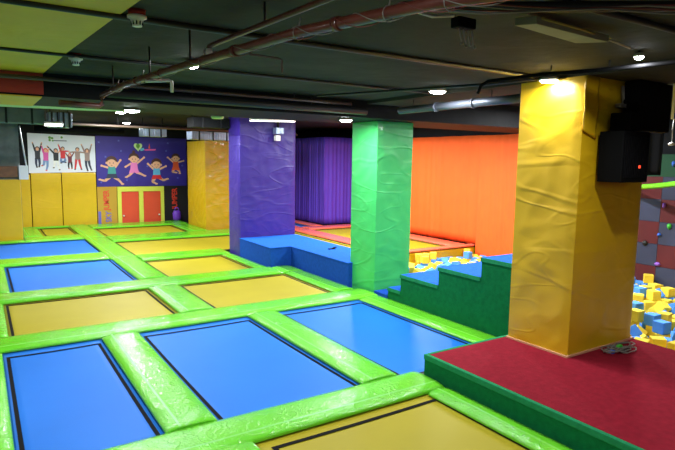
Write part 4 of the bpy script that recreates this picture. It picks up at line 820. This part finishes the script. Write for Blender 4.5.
for ch in list(det.children):
    k = ch.copy(); C.objects.link(k); k.parent = d2; k.matrix_parent_inverse = ch.matrix_parent_inverse.copy()

# lamps
LS = 1.0
def lamp(x, y, z, label, power=60, r=.10, group='round ceiling lamps', wide=True, top=None):
    t = empty('ceiling_lamp', (x, y, z), label, 'lamp', group)
    top = z+.03 if top is None else top
    child(t, MB().lathe([(r*1.12, 0), (r*1.15, .01), (r*1.0, .03), (r*.5, .035)], (x, y, z), n=28).build('housing', 'pipe_white'))
    child(t, MB().lathe([(r*.4, -.022), (r*.85, -.016), (r, -.001)], (x, y, z), n=28).build('diffuser', 'lamp'))
    if top > z+.04: child(t, MB().tube([(x, y, z+.034), (x, y, top)], .012, n=8).build('stem', 'pipe_black'))
    li = bpy.data.lights.new('lamp_light', 'AREA'); li.shape = 'DISK'; li.size = r*2; li.energy = power*LS; li.color = (.94, .975, 1.0)
    lo = bpy.data.objects.new('lamp_light', li); C.objects.link(lo); lo.location = (x, y, z-.03); child(t, lo)
    return t
lamp(1.80, 5.45, 3.79, 'round ceiling lamp beside the thick rusty pipe', 55, r=.065, top=3.85)
lamp(1.86, 8.23, 3.545, 'round ceiling lamp under the beam on the left', 60, top=3.58)
lamp(5.02, 5.42, 3.79, 'round ceiling lamp above the steps, between the green and yellow pillars', 60, top=3.85)
lamp(5.10, 7.66, 3.545, 'round ceiling lamp just left of the top of the green pillar', 55, top=3.58)
lamp(5.15, 3.85, 3.77, 'round ceiling lamp glaring against the top of the big yellow pillar', 22, r=.09, top=3.85)
lamp(4.73, 2.66, 3.80, 'small round ceiling lamp right of the top of the yellow pillar', 20, r=.035, top=3.85)
for i, (x, y, z, pw, lab) in enumerate((  # unseen fill lamps, added to brighten the hall and the pit
        (0.2, 1.3, 3.80, 80, 'added round fill lamp above the nearest trampoline pads, out of the picture'),
        (-2.2, 5.0, 3.80, 85, 'added round fill lamp beyond the left picture edge, nearer one'),
        (-2.2, 12.5, 3.90, 130, 'added round fill lamp beyond the left picture edge, farther one'),
        (4.1, 12.0, 3.95, 75, 'added round fill lamp hidden behind the beam, left of the purple pillar'),
        (3.9, 18.0, 3.93, 95, 'added round fill lamp hidden behind the beam, in front of the mural'),
        (1.5, 18.0, 3.93, 60, 'added round fill lamp hidden behind the beam, in front of the white poster'),
        (2.9, 14.0, 3.94, 190, 'added round fill lamp hidden behind the beam, above the walkway pads'),
        (8.7, 12.9, 3.93, 210, 'added round fill lamp above the coral padded trampolines, hidden by the green pillar'),
        (9.0, 6.3, 3.93, 130, 'added round fill lamp above the middle of the foam pit, hidden by the big yellow pillar'),
        (8.3, 9.9, 3.93, 260, 'added round fill lamp above the far end of the foam pit, hidden by the green pillar'),
        (8.2, 4.55, 3.93, 110, 'added round fill lamp above the foam cubes beside the platform, hidden by the big yellow pillar'),
        (3.2, -1.5, 3.80, 70, 'added round fill lamp behind the viewer'))):
    lamp(x, y, z, lab, pw, top=3.85 if z < 3.82 else 4.0)
# tube lamps
def tube_lamp(p, q, label, pw, r=.018):
    p, q = Vector(p), Vector(q); t = empty('tube_lamp', (p+q)/2, label, 'lamp')
    child(t, MB().tube([p, q], r, n=12).build('tube', 'tube'))
    d_ = (q-p).normalized()
    child(t, MB().tube([p+Vector((0, 0, .045)), q+Vector((0, 0, .045))], .024, n=8).build('batten', 'pipe_white'))
    for e in (p, q): child(t, MB().tube([e, e+Vector((0, 0, .04))], .014, n=8).build('end_cap', 'pipe_white'))
    for f in (.15, .85):
        s_ = p+(q-p)*f+Vector((0, 0, .07)); child(t, MB().tube([s_, (s_.x, s_.y, 4.0)], .006, n=6).build('hanger', 'pipe_black'))
    li = bpy.data.lights.new('lamp_light', 'AREA'); li.shape = 'RECTANGLE'; li.size = (q-p).length; li.size_y = r*2; li.energy = pw; li.color = (1, 1, .95)
    lo = bpy.data.objects.new('lamp_light', li); C.objects.link(lo); lo.location = (p+q)/2-Vector((0, 0, .03)); lo.rotation_euler = (0, 0, math.atan2(d_.y, d_.x)); child(t, lo)
tube_lamp((5.02, 11.3, 3.72), (6.45, 11.9, 3.80), 'slim tube lamp hanging in front of the top of the purple pillar', 14, .010)
tube_lamp((1.12, 12.15, 3.49), (1.42, 12.05, 3.49), 'short glowing tube lamp above the white poster', 8, .02)

# ------------------------------------------------------------------ world, camera
wd = bpy.data.worlds.new('World'); scene.world = wd; wd.use_nodes = True
wd.node_tree.nodes['Background'].inputs[0].default_value = (.6, .7, .8, 1); wd.node_tree.nodes['Background'].inputs[1].default_value = .0
cam = bpy.data.cameras.new('camera'); co = bpy.data.objects.new('camera', cam); C.objects.link(co)
cam.sensor_width = 36; cam.lens = FPX/675*36; cam.clip_start = .05; cam.clip_end = 100
mw = Matrix((RT, UP, -FW)).transposed().to_4x4(); mw.translation = CAM; co.matrix_world = mw
scene.camera = co
scene.view_settings.view_transform = 'Standard'; scene.view_settings.look = 'None'; scene.view_settings.gamma = 1; scene.view_settings.exposure = 0.2
scene.cycles.use_denoising = True
scene.cycles.sample_clamp_indirect = 6
scene.cycles.max_bounces = 8
